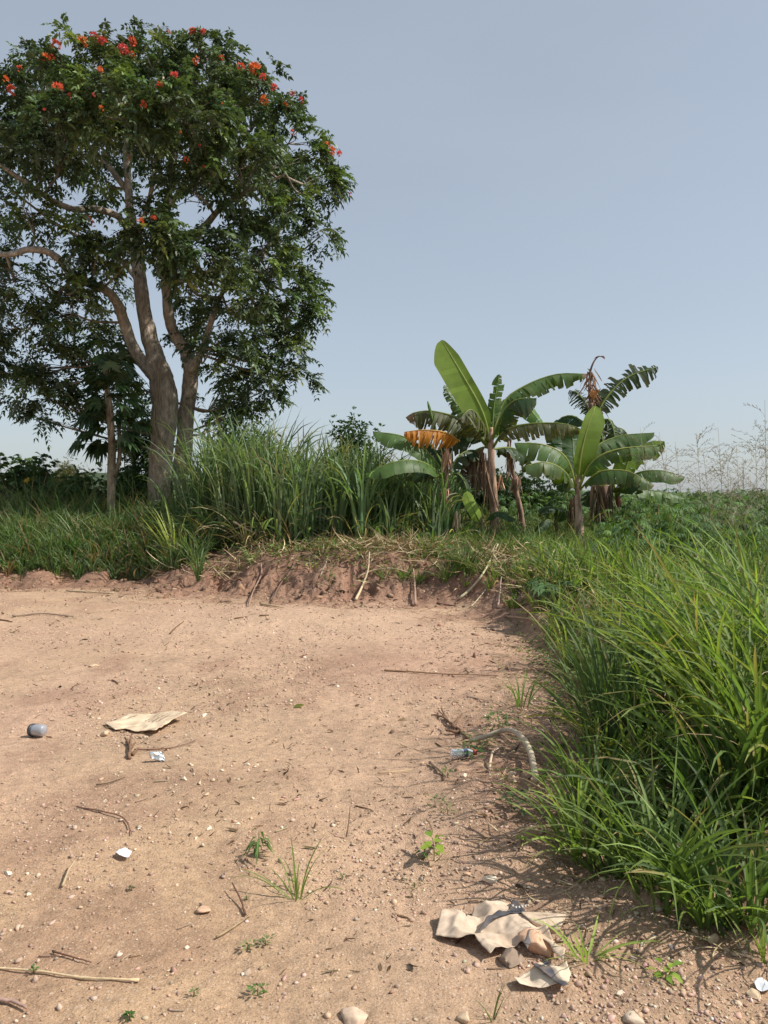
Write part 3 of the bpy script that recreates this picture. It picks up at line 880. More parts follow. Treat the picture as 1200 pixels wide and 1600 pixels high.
def bush(name, label, cat, px0, px1, pytop, pybase, Y, kind, n, L, W, cols, mat=None, stems=8, depth=None, group=None, stuff=False):
    """a shrub whose crown fills the given span of the photograph at depth Y"""
    xl, xr = P(px0, 780, Y)[0], P(px1, 780, Y)[0]
    xc = (xl + xr) / 2; rx = (xr - xl) / 2; zb = tz(xc, Y); zt = P(px0, pytop, Y)[2]
    rt = root(name, (xc, Y, zb), label, cat, group)
    ry = depth or rx * .8
    sm_ = MB(); tips = []
    for k in range(stems):
        a = rng.random() * 6.28; q = rng.uniform(.2, 1) ** .6
        top = np.array([xc + rx * q * math.cos(a) * .8, Y + ry * q * math.sin(a) * .8, zb + (zt - zb) * rng.uniform(.7, 1) * (1 - .35 * q * q)])
        b0 = np.array([xc + rx * .3 * math.cos(a), Y + ry * .3 * math.sin(a), zb - .02])
        tube(sm_, np.array([b0, (b0 + top) / 2 + rng.normal(0, .06, 3), top]), np.array([.022, .015, .006]), (.22, .16, .10), 5, 3, cap=False)
        tips.append((b0, top))
    sm_.build('stem', M_bark, rt)
    lf = MB()
    k = rng.integers(0, stems, n); f = rng.uniform(.35, 1.02, n) ** .7
    B0 = np.array([t[0] for t in tips])[k]; T0 = np.array([t[1] for t in tips])[k]
    spread = min(rx, .6) * .35
    c = B0 + (T0 - B0) * f[:, None] + rng.normal(0, spread, (n, 3)) * np.array([1, 1, .5])
    od = norm(c - (B0 + (T0 - B0) * f[:, None] * .9) + rdir(n) * .15 + np.array([0, 0, .05]))
    col = palette(n, cols, var=.16)
    if kind == 'palm':
        palmate(lf, c, od, 7, rng.uniform(.7, 1.15, n) * L, W, col)
    else:
        m = 5
        for j in range(m):
            dd = norm(od + rdir(n) * .8)
            leaflets(lf, c + dd * L * .3, dd, norm(np.array([0, 0, 1.]) + rng.normal(0, .5, (n, 3))), rng.uniform(.7, 1.2, n) * L, W, col * rng.normal(1, .1, (n, 1)), .3)
    lf.build('foliage', mat or M_leaf, rt)
    return rt


CG = [(.095, .16, .06), (.075, .13, .05), (.12, .19, .065)]
DG = [(.042, .075, .034), (.052, .092, .038), (.065, .11, .04)]
# young tree with big lobed leaves left of the tulip tree
yt = P(172, 800, 17.0); yb = np.array([yt[0], 17.0, tz(yt[0], 17.0)])
ytree = root('young_tree', yb, 'slender young tree with pale stem and big dark lobed leaves beside the tall tree', 'tree')
TYs = TY; TY = 17.0
PALE = np.array([.28, .23, .16])
limb('trunk', [(174, 830, 9), (174, 790, 7.5), (174, 740, 7.5), (175, 695, 7), (172, 660, 6), (168, 620, 5), (166, 585, 4), (166, 550, 3)], [0, 0, 0], ytree, n=5, base=PALE, wob=.08)
limb('stem', [(178, 745, 5), (186, 720, 4), (187, 690, 3.5), (184, 655, 3)], [0, .1, .1], ytree, n=5, base=PALE * .8, wob=.08)
limb('stem', [(174, 690, 4), (176, 660, 3.5), (172, 625, 3), (168, 600, 2)], [-.1, -.12, -.1], ytree, n=5, base=PALE * 1.1, wob=.08)
TY = TYs
pb = []; od = []
for (px, py, dx, dz) in [(146, 648, -1, .1), (152, 665, -1, -.1), (140, 682, -1, .0), (128, 690, -1, -.5), (150, 690, -.7, -.6), (136, 655, -.9, -.3), (158, 700, -.4, -.8), (196, 650, 1, 0), (200, 668, 1, -.2), (190, 690, .9, -.5),
                         (186, 640, .8, .3), (155, 630, -.8, .4), (180, 620, .5, .6), (150, 610, -.7, .5), (196, 625, .9, .3), (205, 600, 1, .2), (165, 600, -.2, .8), (142, 590, -.9, .4), (188, 585, .6, .7), (170, 575, 0, .9), (210, 635, 1, -.1), (205, 690, .9, -.3),
                         (176, 560, .3, .8), (158, 565, -.5, .7), (150, 630, -.8, -.3), (188, 600, .8, .2), (160, 585, -.4, .5), (178, 590, .4, .6), (168, 560, -.1, .9), (150, 600, -.9, 0), (192, 628, .9, -.2), (160, 640, -.5, -.6), (184, 645, .6, -.5), (176, 545, .3, .9), (162, 540, -.3, .9), (146, 575, -.8, .4), (200, 580, .8, .3), (215, 660, 1, -.4), (195, 560, .7, .5)]:
    for j in range(3):
        pb.append(P(px + rng.normal(0, 4), py + rng.normal(0, 4), 17 + rng.normal(0, .35))); od.append((dx, rng.normal(-.1, .5), dz))
mb = MB(); pb = np.array(pb); od = np.array(od, float)
palmate(mb, pb, od, 7, np.full(len(pb), .34), .13, palette(len(pb), DG, var=.12), .6, 1.5)
pt = MB()
for a, b_ in zip(pb, od):
    ax_ = P(172, min(max(P(0, 0, 17)[0] * 0 + 640, 560), 690), 17); st = np.array([yb[0] + .0, 17., max(a[2] - .15, yb[2] + 1.2)])
    tube(pt, np.array([st, (st + a) / 2 + [0, 0, .06], a]), np.array([.008, .006, .005]), (.12, .15, .06), 4, 3, cap=False)
mb.build('foliage', M_tree, ytree); tag(pt.build('leaf_stalks', M_bark, ytree), kind='stuff')

# shrubs and low trees behind
bush('shrub', 'dark leafy shrub against the sky between the tall grass and the banana plants', 'shrub', 520, 602, 628, 800, 19, 'leaf', 620, .13, .055, DG, stems=9)
bush('shrub', 'dense dark shrub low behind the two pale trunks', 'shrub', 320, 440, 640, 800, 21.5, 'leaf', 900, .15, .06, DG, stems=14)
bush('shrub', 'dark shrub in the shade between the slender young tree and the big trunk', 'shrub', 176, 262, 585, 800, 21, 'leaf', 900, .14, .06, DG, stems=12)
bush('shrub', 'leafy cassava bush at the left edge with a yellow leaf', 'shrub', -30, 80, 698, 800, 20, 'palm', 800, .2, .06, CG, stems=16)
bush('shrub', 'taller dark cassava top rising beside the dry olive bush', 'shrub', 48, 84, 694, 800, 19.4, 'palm', 160, .2, .06, DG, stems=5)
bush('shrub', 'dry olive brown bush beyond the cassava at left', 'shrub', 76, 128, 708, 800, 26, 'leaf', 900, .12, .03, [(.17, .16, .075), (.13, .13, .06)], stems=12)
bush('shrub', 'low dark cassava bush left of the slender young tree', 'shrub', 66, 172, 726, 800, 18.8, 'palm', 800, .2, .06, CG, stems=18)
bush('shrub', 'dark bush filling the gap at the foot of the big trunk', 'shrub', 170, 262, 722, 810, 18.9, 'leaf', 700, .16, .06, DG, stems=14)
bush('shrub', 'dark bush seen through the gap between the two groups of banana plants', 'shrub', 722, 885, 722, 830, 19.5, 'leaf', 1000, .14, .06, DG, stems=14)
bush('shrub', 'dark bush behind the leaning dead skirts of the left banana plants', 'shrub', 590, 730, 720, 830, 19, 'leaf', 1200, .15, .06, DG, stems=16)
bush('shrub', 'bluish dark bush standing up at the right end of the banana plants', 'shrub', 1064, 1104, 774, 810, 24, 'leaf', 420, .14, .06, DG, stems=8)
bush('distant_tree', 'small far tree crown breaking the skyline at the left', 'tree', 86, 110, 714, 800, 60, 'leaf', 320, .4, .2, [(.07, .075, .045)], stems=6)

# yellow leaf on the left cassava bush
yl = MB(); palmate(yl, P(42, 748, 18.6)[None], np.array([[.3, -.6, -.7]]), 5, np.array([.13]), .07, np.array([[.55, .33, .05]]), .2)
yl.build('yellow_leaf', M_leaf, [o for o in scene.collection.objects if o.get('label', '').startswith('leafy cassava bush')][0])

# ------------------------------------------------------------------ cassava field on the right
def cassava_pts(n, x0, x1, y0, y1):
    x = rng.uniform(x0, x1, n); y = rng.uniform(y0, y1, n); s = sdist(x, y); k = s > 1.2
    return x[k], y[k]
lf = MB(); st = MB()
x, y = cassava_pts(1000, 2.6, 26, 9.6, 36)
k = (x / y > .16) & (x / y < .75) & ((x / y > .31) | (y > 16.5)); x, y = x[k], y[k]; n = len(x)
z = terr(x, y); Hh = rng.uniform(.62, .98, n) + .035 * np.clip(y - 14, 0, 10)
for i in range(n):
    tube(st, np.array([[x[i], y[i], z[i] - .02], [x[i] + rng.normal(0, .07), y[i], z[i] + Hh[i] * .95]]), np.array([.014, .008]), (.25, .18, .11), 4, 1, cap=False)
m = 46
ci = np.repeat(np.arange(n), m); a = rng.random(n * m) * 6.28; rr = rng.uniform(.08, .5, n * m); hh = rng.uniform(.3, 1.02, n * m)
c = np.stack([x[ci] + rr * np.cos(a), y[ci] + rr * np.sin(a), z[ci] + Hh[ci] * hh * (1 - .15 * rr)], -1)
od = np.stack([np.cos(a), np.sin(a), rng.normal(-.15, .25, n * m)], -1)
palmate(lf, c, od, 6, rng.uniform(.10, .16, n * m), .038, palette(n * m, np.array(CG) * 1.1, var=.2), .5, 1.6)
cs = tag(lf.build('cassava_field', M_leaf), 'field of low green cassava plants spreading to the skyline at right', 'crop', kind='stuff')
o_st = st.build('cassava_stems', M_bark, cs); tag(o_st, kind='stuff')
for (px, py, Y, lb) in [(985, 838, 11.6, 'cassava plant with pale drooping leaves right of the front banana stem'), (1022, 800, 12.6, 'cassava plant before the rightmost banana leaves, at the edge of the field'),
                        (1090, 812, 12.0, 'cassava plant in the field under the feathery grass heads'), (1165, 800, 13, 'cassava plant in the field at the right edge of the view'),
                        (870, 905, 9.3, 'cassava plant half hidden in grass below the front banana stem'), (985, 880, 10, 'leafy cassava plant in the middle of the right verge')]:
    c0 = P(px, py, Y); zb = tz(c0[0], Y); zt = c0[2]
    rt = root('cassava_plant', (c0[0], Y, zb), lb, 'plant')
    st = MB(); tube(st, np.array([[c0[0], Y, zb - .02], [c0[0] + .03, Y, zt]]), np.array([.014, .009]), (.3, .2, .13), 6, 1)
    st.build('stem', M_bark, rt)
    m = 42; a = rng.random(m) * 6.28; rr = rng.uniform(.06, .42, m); hh = rng.uniform(.35, 1.05, m)
    c = np.stack([c0[0] + rr * np.cos(a), Y + rr * np.sin(a), zb + (zt - zb) * hh], -1)
    lf = MB(); palmate(lf, c, np.stack([np.cos(a), np.sin(a), np.full(m, -.25)], -1), 7, rng.uniform(.11, .17, m), .04, palette(m, CG, var=.12) * 1.15, .5, 1.5)
    for i in range(m): tube(lf, np.array([[c0[0] + .02, Y, c[i, 2] - .08], c[i]]), np.array([.003, .002]), (.16, .09, .05), 3, 1, cap=False)
    lf.build('foliage', M_leaf, rt)


# ------------------------------------------------------------------ banana plants
BG = np.array([.055, .105, .028])


def bleaf(parent, pts, Y, dys, hw, col, name='leaf', N=(0, 0, 1), droop=.8, tear=.3, side=(1, 1), tipbrown=.0, cup=0, petiole=.12, strips=3, midcol=(.26, .32, .09), mat=None, seed=None, blotch=None):
    lr = np.random.default_rng(seed if seed is not None else int(abs(pts[0][0] * 31 + pts[-1][1] * 7)))
    c = np.array([P(a, b_, Y + d) for (a, b_), d in zip(pts, dys)])
    spx = Y / FPX; hw = hw * spx
    ns = 46
    p_, _ = catmull(c, np.ones(len(c)), 24)
    L = np.concatenate([[0], np.cumsum(np.linalg.norm(np.diff(p_, axis=0), axis=1))]); L /= L[-1]
    t = np.linspace(0, 1, ns + 1)
    p = np.stack([np.interp(t, L, p_[:, i]) for i in range(3)], -1)
    T = norm(np.gradient(p, axis=0)); Nv = np.asarray(N, float)
    Sd = norm(np.cross(T, Nv)); Nn = np.cross(Sd, T); Nn = Nn * np.sign((Nn @ Nv)[:, None] + 1e-9)
    tt = np.clip((t - petiole) / (1 - petiole), 0, 1)
    prof = np.where(t <= petiole, 0, np.minimum(1, (tt / .16) ** .6) * np.minimum(1, ((1 - tt) / .22) ** .55)) * hw
    lm = MB(); col = np.asarray(col, float)
    for sgn, on in ((-1, side[0]), (1, side[1])):
        if not on: continue
        i = 0
        while i < ns:
            if t[i] < petiole: i += 1; continue
            torn = lr.random() < tear
            m = lr.integers(1, 3) if tear > .5 else lr.integers(2, 7)
            m = min(m, ns - i)
            dr = droop + (lr.normal(.25, .28) if torn else (lr.normal(0, .05 + .1 * tear) if tear > .06 else 0)); gap = (.13 if torn else 0); short = lr.uniform(.7, 1) if torn else 1
            idx = np.arange(i, i + m + 1)
            K = strips + 1
            u = np.linspace(0, 1, K + 1)
            pr = prof[idx] * short * (1 if on is True or on == 1 else on)
            if torn:  # strip ends narrow away from their neighbours
                mid_ = p[idx].mean(0)
            ang = dr * (.35 + .9 * u)
            # integrate across the lamina so that it arches down
            dy = np.cumsum(np.concatenate([[0], np.cos(ang[1:]) / K])); dz = np.cumsum(np.concatenate([[0], np.sin(ang[1:]) / K]))
            V = p[idx][:, None] + sgn * Sd[idx][:, None] * (pr[:, None] * dy[None])[..., None] - Nn[idx][:, None] * (pr[:, None] * dz[None])[..., None]
            if abs(Nv[2]) > .5:  # gravity pulls the flaps down
                V = V - np.array([0, 0, 1.]) * (pr[:, None] * .12 * (u ** 2)[None])[..., None]
            V = V + T[idx][:, None] * (pr[:, None] * .22 * u[None])[..., None]
            if gap:
                cen = V.mean(0, keepdims=True); V = cen + (V - cen) * (1 - gap * u[None, :, None] * 1.6)
            V = V + lr.normal(0, .004 if tear > .06 else 0, V.shape)
            a_, b_ = V.shape[:2]
            I = np.arange(a_ - 1)[:, None]; J = np.arange(b_ - 1)[None]
            Fq = np.stack([I * b_ + J, I * b_ + J + 1, (I + 1) * b_ + J + 1, (I + 1) * b_ + J], -1).reshape(-1, 4)
            cc = np.tile(col * lr.normal(1, .07), (a_, b_, 1))
            ed = (u ** 4)[None, :, None] * (.35 if tear > .25 else .08)
            if torn: ed = ed + .15
            cc = cc * (1 - ed) + np.array([.16, .11, .05]) * ed
            if tipbrown:
                f = smooth((t[idx] - 1 + tipbrown) / (tipbrown * .5))[:, None, None] * np.ones((a_, b_, 1))
                cc = cc * (1 - f) + np.array([.20, .13, .07]) * f
            if blotch is not None:
                bf, bc = blotch; f = (lr.random((a_, b_, 1)) < bf) * lr.uniform(.5, 1); cc = cc * (1 - f) + np.asarray(bc) * f
            lm.add(V.reshape(-1, 3), Fq, cc.reshape(-1, 3))
            i += m
    o = lm.build(name, mat or M_banana, parent, True)
    rb = MB(); r0 = hw * .055 + .004
    tube(rb, p[::3], np.linspace(r0 * 1.3, r0 * .25, len(p[::3])), midcol, 6, 1)
    b_ = rb.build('midrib', M_banana, o); 
    # sub-part keeps world coordinates of the plant's frame
    b_.data.transform(__import__('mathutils').Matrix.Translation(-Vector(parent.get('_o'))))
    return o


def bstem(parent, pts, Y, rad, col, name='stem', dy=None):
    dy = dy or [0] * len(pts)
    c = np.array([P(a, b_, Y + d) for (a, b_), d in zip(pts, dy)])
    mb = MB(); tube(mb, c, np.array(rad) * Y / FPX, col, 16, 7, .22)
    n = len(mb.C[0]); z = mb.V[0][:, 2]
    cc = mb.C[0]; f = (vn(z * 9, mb.V[0][:, 0] * 26, 3) > .55)[:, None] * .7
    mb.C[0] = cc * (1 - f) + np.array([.13, .075, .05]) * f
    return mb.build(name, M_stem, parent, True)


def sheath(parent, px, py, Y, n, spread, length, col=(.27, .18, .12), name='dead_leaf', w=5):
    """hanging dead leaf sheaths"""
    for k in range(n):
        b0 = P(px + rng.normal(0, spread), py + rng.normal(0, 4), Y + rng.normal(-.05, .12))
        mb = MB(); m = 9; Ln = length * rng.uniform(.55, 1.1) * Y / FPX
        bs = np.tile(b0, (m, 1)) + rng.normal(0, .03, (m, 3))
        blades(mb, bs, rng.random(m) * 6.28, Ln * rng.uniform(.7, 1, m), w * Y / FPX * rng.uniform(.5, 1.3, m), rng.uniform(2.86, 3.12, m), rng.normal(0, .2, m), palette(m, [col, np.array(col) * .6, np.array(col) * 1.5], var=.2), 6, .8, lat=.8)
        mb.build(name, M_dry, parent)


def bplant(px, py, Y, label, name='banana_plant', cat='banana plant'):
    c = P(px, py, Y); return root(name, (c[0], Y, tz(c[0], Y)), label, cat)


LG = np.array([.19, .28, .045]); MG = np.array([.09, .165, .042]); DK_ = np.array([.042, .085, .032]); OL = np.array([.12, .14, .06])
A = bplant(772, 835, 15.0, 'tallest banana plant of the left group with one huge bright upright leaf')
bstem(A, [(770, 880), (772, 835), (772, 800), (770, 765), (768, 725), (767, 690), (766, 668)], 15, [8, 7.5, 7, 7, 5.5, 5, 4], (.42, .27, .19))
bleaf(A, [(766, 690), (752, 640), (722, 585), (690, 531)], 15, [0, -.1, -.1, 0], 31, LG * 1.0, N=(.25, -1, -.25), droop=-.12, tear=.0, side=(1, .35), petiole=.06, midcol=(.30, .38, .10))
bleaf(A, [(769, 680), (772, 635), (780, 585)], 15, [0, .1, .2], 11, MG * 1.1, N=(-.3, -1, 0), droop=.3, tear=.4, petiole=.2)
bleaf(A, [(762, 690), (735, 655), (708, 625), (694, 602)], 15, [0, .4, .6, .7], 12, MG, N=(.5, -1, .1), droop=.3, tear=.6)
bleaf(A, [(762, 695), (725, 658), (680, 643), (650, 644), (634, 652)], 15, [0, -.1, -.2, -.2, -.2], 31, OL * .85, N=(0, -.35, 1), droop=1.0, tear=.75, tipbrown=.14)
bleaf(A, [(764, 690), (750, 655), (735, 640), (718, 655)], 15, [0, -.5, -.8, -1.0], 32, OL * .8, N=(0, -.4, 1), droop=.9, tear=.7)
bleaf(A, [(768, 690), (786, 630), (820, 603), (868, 585), (917, 584)], 15, [0, .2, .3, .4, .4], 25, MG, N=(.1, -.3, 1), droop=1.05, tear=.62, tipbrown=.05)
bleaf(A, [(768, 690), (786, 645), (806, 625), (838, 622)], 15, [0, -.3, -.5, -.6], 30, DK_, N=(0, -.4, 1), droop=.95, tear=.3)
bleaf(A, [(770, 700), (790, 672), (830, 662), (880, 662), (912, 672)], 15, [0, -.4, -.6, -.7, -.7], 25, OL * 1.05, N=(0, -.45, 1), droop=1.0, tear=.8, blotch=(.12, (.30, .24, .13)))
bleaf(A, [(768, 700), (775, 660), (800, 630), (820, 632), (850, 668)], 15, [0, .5, .8, .8, .8], 18, MG * 1.3, N=(.2, -.8, .5), droop=.5, tear=.2)
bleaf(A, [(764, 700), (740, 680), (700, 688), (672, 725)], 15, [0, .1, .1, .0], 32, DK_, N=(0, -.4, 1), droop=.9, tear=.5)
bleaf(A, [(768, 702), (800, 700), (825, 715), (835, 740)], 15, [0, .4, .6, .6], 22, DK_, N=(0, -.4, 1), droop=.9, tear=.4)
bleaf(A, [(764, 695), (735, 665), (720, 640), (703, 630)], 15, [0, .5, .8, 1.0], 18, DK_, N=(0, -.6, .8), droop=.7, tear=.5)
bleaf(A, [(766, 700), (752, 700), (728, 715), (716, 750)], 15, [0, .1, .2, .3], 20, (.2, .15, .09), N=(0, -.3, 1), droop=1.1, tear=.9, mat=M_dry, name='dead_leaf')
sheath(A, 738, 715, 15.2, 8, 12, 100)
sheath(A, 756, 705, 15.1, 2, 4, 45, w=3)
sheath(A, 778, 745, 14.9, 1, 2, 52, (.40, .26, .19), w=4)
B = bplant(712, 820, 14.6, 'leaning banana plant at the left of the group with one orange dying leaf')
bstem(B, [(716, 850), (711, 822), (704, 790), (699, 762), (697, 738), (695, 715)], 14.6, [5.5, 5, 4.5, 4.2, 4, 3], (.34, .22, .15))
bleaf(B, [(697, 745), (668, 706), (630, 682), (583, 674)], 14.6, [0, -.3, -.4, -.4], 23, MG * .95, N=(.1, -.55, 1), droop=.55, tear=.08)
bleaf(B, [(696, 748), (660, 722), (615, 722), (568, 742)], 14.6, [0, -.6, -.9, -1.0], 20, MG * .9, N=(0, -.5, 1), droop=.6, tear=.08)
bleaf(B, [(697, 748), (662, 738), (630, 740), (592, 750)], 14.6, [0, .2, .3, .3], 18, DK_, N=(0, -.3, 1), droop=.8, tear=.3)
bleaf(B, [(718, 690), (695, 676), (662, 672), (632, 675)], 14.6, [-.1, -.3, -.5, -.6], 26, (.58, .25, .03), N=(0, -.5, 1), droop=1.15, tear=.75, name='orange_leaf', midcol=(.5, .3, .08), petiole=.02, blotch=(.16, (.34, .13, .03)))
bleaf(B, [(697, 742), (690, 705), (678, 662), (668, 626)], 14.6, [0, .1, .1, .1], 6, MG * 1.2, N=(0, -1, 0), droop=1.3, tear=0, petiole=.55)
bleaf(B, [(698, 742), (720, 710), (745, 705), (758, 735)], 14.6, [0, .3, .5, .6], 20, DK_, N=(0, -.4, 1), droop=.8, tear=.5)
bleaf(B, [(698, 745), (715, 740), (728, 760), (735, 800)], 14.6, [0, -.1, -.2, -.2], 9, DK_, N=(0, -.8, .5), droop=.8, tear=.3)
bleaf(B, [(697, 742), (683, 710), (665, 690), (650, 700)], 14.6, [0, .3, .6, .8], 20, DK_, N=(0, -.5, 1), droop=.8, tear=.4)
sheath(B, 697, 705, 14.4, 4, 4, 34, (.42, .27, .18), w=4)
sheath(B, 690, 765, 14.4, 2, 4, 40, (.45, .25, .18), w=2.5)
sheath(B, 716, 808, 14.2, 3, 5, 34, (.5, .4, .26), w=4)
# sucker
S1 = bplant(752, 822, 14.3, 'small banana sucker with one lime green upright leaf at the foot of the left group')
bstem(S1, [(755, 840), (753, 818), (750, 805)], 14.3, [3.5, 3, 2], (.25, .25, .1))
bleaf(S1, [(753, 820), (742, 800), (734, 785), (728, 768)], 14.3, [0, -.1, -.1, -.1], 10, LG * 1.35, N=(.3, -1, .2), droop=.15, tear=0, petiole=.1)
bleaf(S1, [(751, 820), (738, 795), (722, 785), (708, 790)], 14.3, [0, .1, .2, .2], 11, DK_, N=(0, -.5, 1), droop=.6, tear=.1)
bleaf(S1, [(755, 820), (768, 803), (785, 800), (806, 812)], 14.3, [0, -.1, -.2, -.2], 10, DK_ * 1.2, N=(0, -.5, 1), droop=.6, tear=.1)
# dead hanging flower stalk, twisted
DS = bplant(810, 830, 15.6, 'thin twisted brown dead banana stem standing right of the tallest plant', 'dead_banana_stem', 'dead stem')
bstem(DS, [(822, 850), (814, 800), (806, 765), (799, 725), (795, 690)], 15.6, [3, 4, 4, 3.5, 2.5], (.35, .22, .16))
sheath(DS, 800, 715, 15.6, 2, 2, 40, (.40, .26, .2), w=3); sheath(DS, 805, 745, 15.6, 2, 2, 40, (.40, .26, .2), w=3); sheath(DS, 796, 695, 15.6, 2, 2, 40, (.40, .26, .2), w=3)
# right group
Dp = bplant(944, 835, 16.0, 'tall banana plant at the back of the right group with a dried brown top')
bstem(Dp, [(946, 850), (944, 800), (940, 750), (932, 700), (925, 655), (924, 630)], 16, [10, 10, 9, 7, 5, 4], (.20, .13, .09))
bleaf(Dp, [(926, 665), (945, 625), (980, 590), (1028, 573)], 16, [0, .1, .2, .3], 26, DK_ * .8, N=(.35, -.75, .6), droop=.45, tear=.92, strips=4)
bleaf(Dp, [(924, 655), (916, 632), (902, 614), (889, 610)], 16, [0, .1, .2, .3], 20, DK_ * .8, N=(-.3, -.7, .6), droop=.6, tear=.92)
bleaf(Dp, [(926, 660), (934, 640), (943, 617)], 16, [0, .2, .4], 13, DK_ * 1.2, N=(.3, -1, .2), droop=.4, tear=.3)
bleaf(Dp, [(928, 665), (950, 655), (960, 680), (958, 720)], 16, [0, -.1, -.2, -.2], 20, DK_, N=(0, -.6, .8), droop=.7, tear=.6)
bleaf(Dp, [(926, 668), (935, 665), (942, 690), (940, 715)], 16, [0, -.2, -.3, -.3], 16, OL * .7, N=(0, -.7, .6), droop=.7, tear=.8)
bleaf(Dp, [(928, 672), (950, 668), (975, 672), (990, 700)], 16, [0, .2, .3, .3], 16, DK_, N=(0, -.4, 1), droop=.8, tear=.3)
bleaf(Dp, [(922, 672), (900, 690), (885, 720), (880, 770)], 16, [0, .2, .3, .3], 20, DK_ * .8, N=(0, -.6, 1), droop=.7, tear=.4)
bleaf(Dp, [(922, 672), (895, 650), (870, 660), (860, 700)], 16, [0, .4, .5, .6], 22, DK_ * 1.1, N=(0, -.6, .8), droop=.7, tear=.3)
# dried top of that plant
mb = MB()
tube(mb, np.array([P(a, b_, 16) for a, b_ in [(924, 640), (921, 605), (923, 578), (930, 562), (937, 556)]]), np.array([.045, .03, .022, .014, .01]), (.24, .15, .10), 8, 5, .3)
m = 46; f = rng.random(m)
bs = np.array([P(924 + rng.normal(0, 2.5), 575 + 60 * q, 16) for q in f])
blades(mb, bs, rng.random(m) * 6.28, rng.uniform(.2, .55, m), rng.uniform(.02, .06, m), rng.uniform(2.2, 2.9, m), .3, palette(m, [(.25, .15, .09), (.38, .20, .10), (.16, .10, .07)], var=.2), 5, .8, lat=.6)
bs = np.tile(P(937, 557, 16), (8, 1)); blades(mb, bs, rng.random(8) * 6.28, rng.uniform(.1, .2, 8), .04, 1.5, 1.4, palette(8, [(.25, .13, .08)]), 5, .8)
m = 7; bs = np.tile(P(927, 625, 15.9), (m, 1)); blades(mb, bs, rng.random(m) * 6.28, .28, .07, .4, .5, palette(m, [(.50, .24, .10)]), 5, .8)
mb.build('dried_top', M_dry, Dp)
sheath(Dp, 938, 765, 15.8, 7, 9, 70, (.17, .13, .09))
sheath(Dp, 930, 700, 15.8, 4, 6, 60, (.18, .14, .09))
Cc = bplant(906, 855, 14.2, 'front banana plant of the right group with an upright lime leaf and pale yellow stalks')
bstem(Cc, [(908, 885), (907, 850), (905, 815), (903, 785), (903, 762), (904, 742)], 14.2, [7, 6.5, 6, 5, 4.2, 3], (.42, .29, .21))
YM = (.40, .42, .13)
bleaf(Cc, [(903, 752), (907, 715), (917, 672), (931, 634)], 14.2, [0, -.1, -.1, 0], 24, LG, N=(.15, -1, 0), droop=-.1, tear=.0, side=(.45, 1), petiole=.05, midcol=YM)
bleaf(Cc, [(900, 760), (884, 715), (850, 695), (804, 692)], 14.2, [0, -.3, -.4, -.4], 26, MG, N=(0, -.6, 1), droop=.6, tear=.1, midcol=YM)
bleaf(Cc, [(900, 765), (880, 735), (850, 722), (814, 730)], 14.2, [0, -.6, -.9, -1.0], 24, MG * .8, N=(0, -.5, 1), droop=.8, tear=.45, midcol=YM)
bleaf(Cc, [(905, 762), (925, 722), (965, 702), (1030, 696)], 14.2, [0, -.2, -.3, -.3], 24, MG * .9, N=(0, -.6, 1), droop=.7, tear=.12, midcol=YM)
bleaf(Cc, [(905, 758), (925, 705), (965, 682), (1022, 676)], 14.2, [0, .4, .6, .6], 22, MG * .85, N=(0, -.5, 1), droop=.7, tear=.12)
bleaf(Cc, [(906, 765), (935, 738), (975, 735), (1000, 745), (1022, 758)], 14.2, [0, -.6, -.8, -.9, -.9], 22, MG * .8, N=(0, -.5, 1), droop=.8, tear=.3, midcol=YM, tipbrown=.05)
bleaf(Cc, [(901, 760), (892, 725), (885, 695), (868, 668)], 14.2, [0, .5, .8, .9], 20, DK_ * 1.2, N=(.4, -1, .2), droop=.3, tear=.1)
bleaf(Cc, [(902, 760), (897, 720), (895, 690), (893, 672)], 14.2, [0, .3, .5, .5], 18, DK_ * 1.3, N=(.2, -1, 0), droop=.3, tear=.1)
sheath(Cc, 895, 775, 14.35, 2, 2, 85, (.15, .09, .06), w=3)
E = bplant(963, 838, 16.4, 'small banana plant at the far right of the group with a reddish stem')
bstem(E, [(964, 850), (963, 825), (966, 800), (966, 780), (962, 765)], 16.4, [4, 4, 4.5, 4.5, 3], (.38, .17, .10))
bleaf(E, [(964, 778), (990, 742), (1030, 735), (1070, 745)], 16.4, [0, -.2, -.3, -.3], 19, MG * .9, N=(0, -.5, 1), droop=.7, tear=.15)
bleaf(E, [(965, 780), (990, 765), (1030, 768), (1070, 778)], 16.4, [0, .2, .3, .3], 15, MG * 1.1, N=(0, -.6, 1), droop=.5, tear=.1)
bleaf(E, [(965, 778), (985, 715), (1015, 702), (1038, 690)], 16.4, [0, .1, .2, .2], 20, LG * .8, N=(.2, -.8, .6), droop=.4, tear=.2)
bleaf(E, [(963, 778), (955, 740), (940, 728), (930, 745)], 16.4, [0, -.3, -.5, -.6], 20, (.38, .30, .04), N=(0, -.6, .8), droop=.7, tear=.3, name='yellow_leaf')
bleaf(E, [(965, 778), (975, 750), (990, 742), (1005, 770)], 16.4, [0, -.4, -.7, -.8], 24, DK_ * 1.1, N=(0, -.6, .8), droop=.7, tear=.2)
bleaf(E, [(962, 780), (945, 765), (925, 768), (912, 790)], 16.4, [0, -.2, -.3, -.4], 18, DK_, N=(0, -.6, .8), droop=.7, tear=.3)
sheath(E, 968, 785, 16.2, 2, 2, 28, (.45, .22, .13), w=3)
S2 = bplant(868, 830, 15, 'low dark banana sucker between the two groups')
bstem(S2, [(872, 850), (870, 825), (868, 812)], 15, [3.5, 3, 2], (.2, .2, .1))
bleaf(S2, [(868, 822), (872, 796), (855, 792), (842, 800)], 15, [0, -.1, -.2, -.3], 10, DK_, N=(0, -.6, .8), droop=.6, tear=.1)
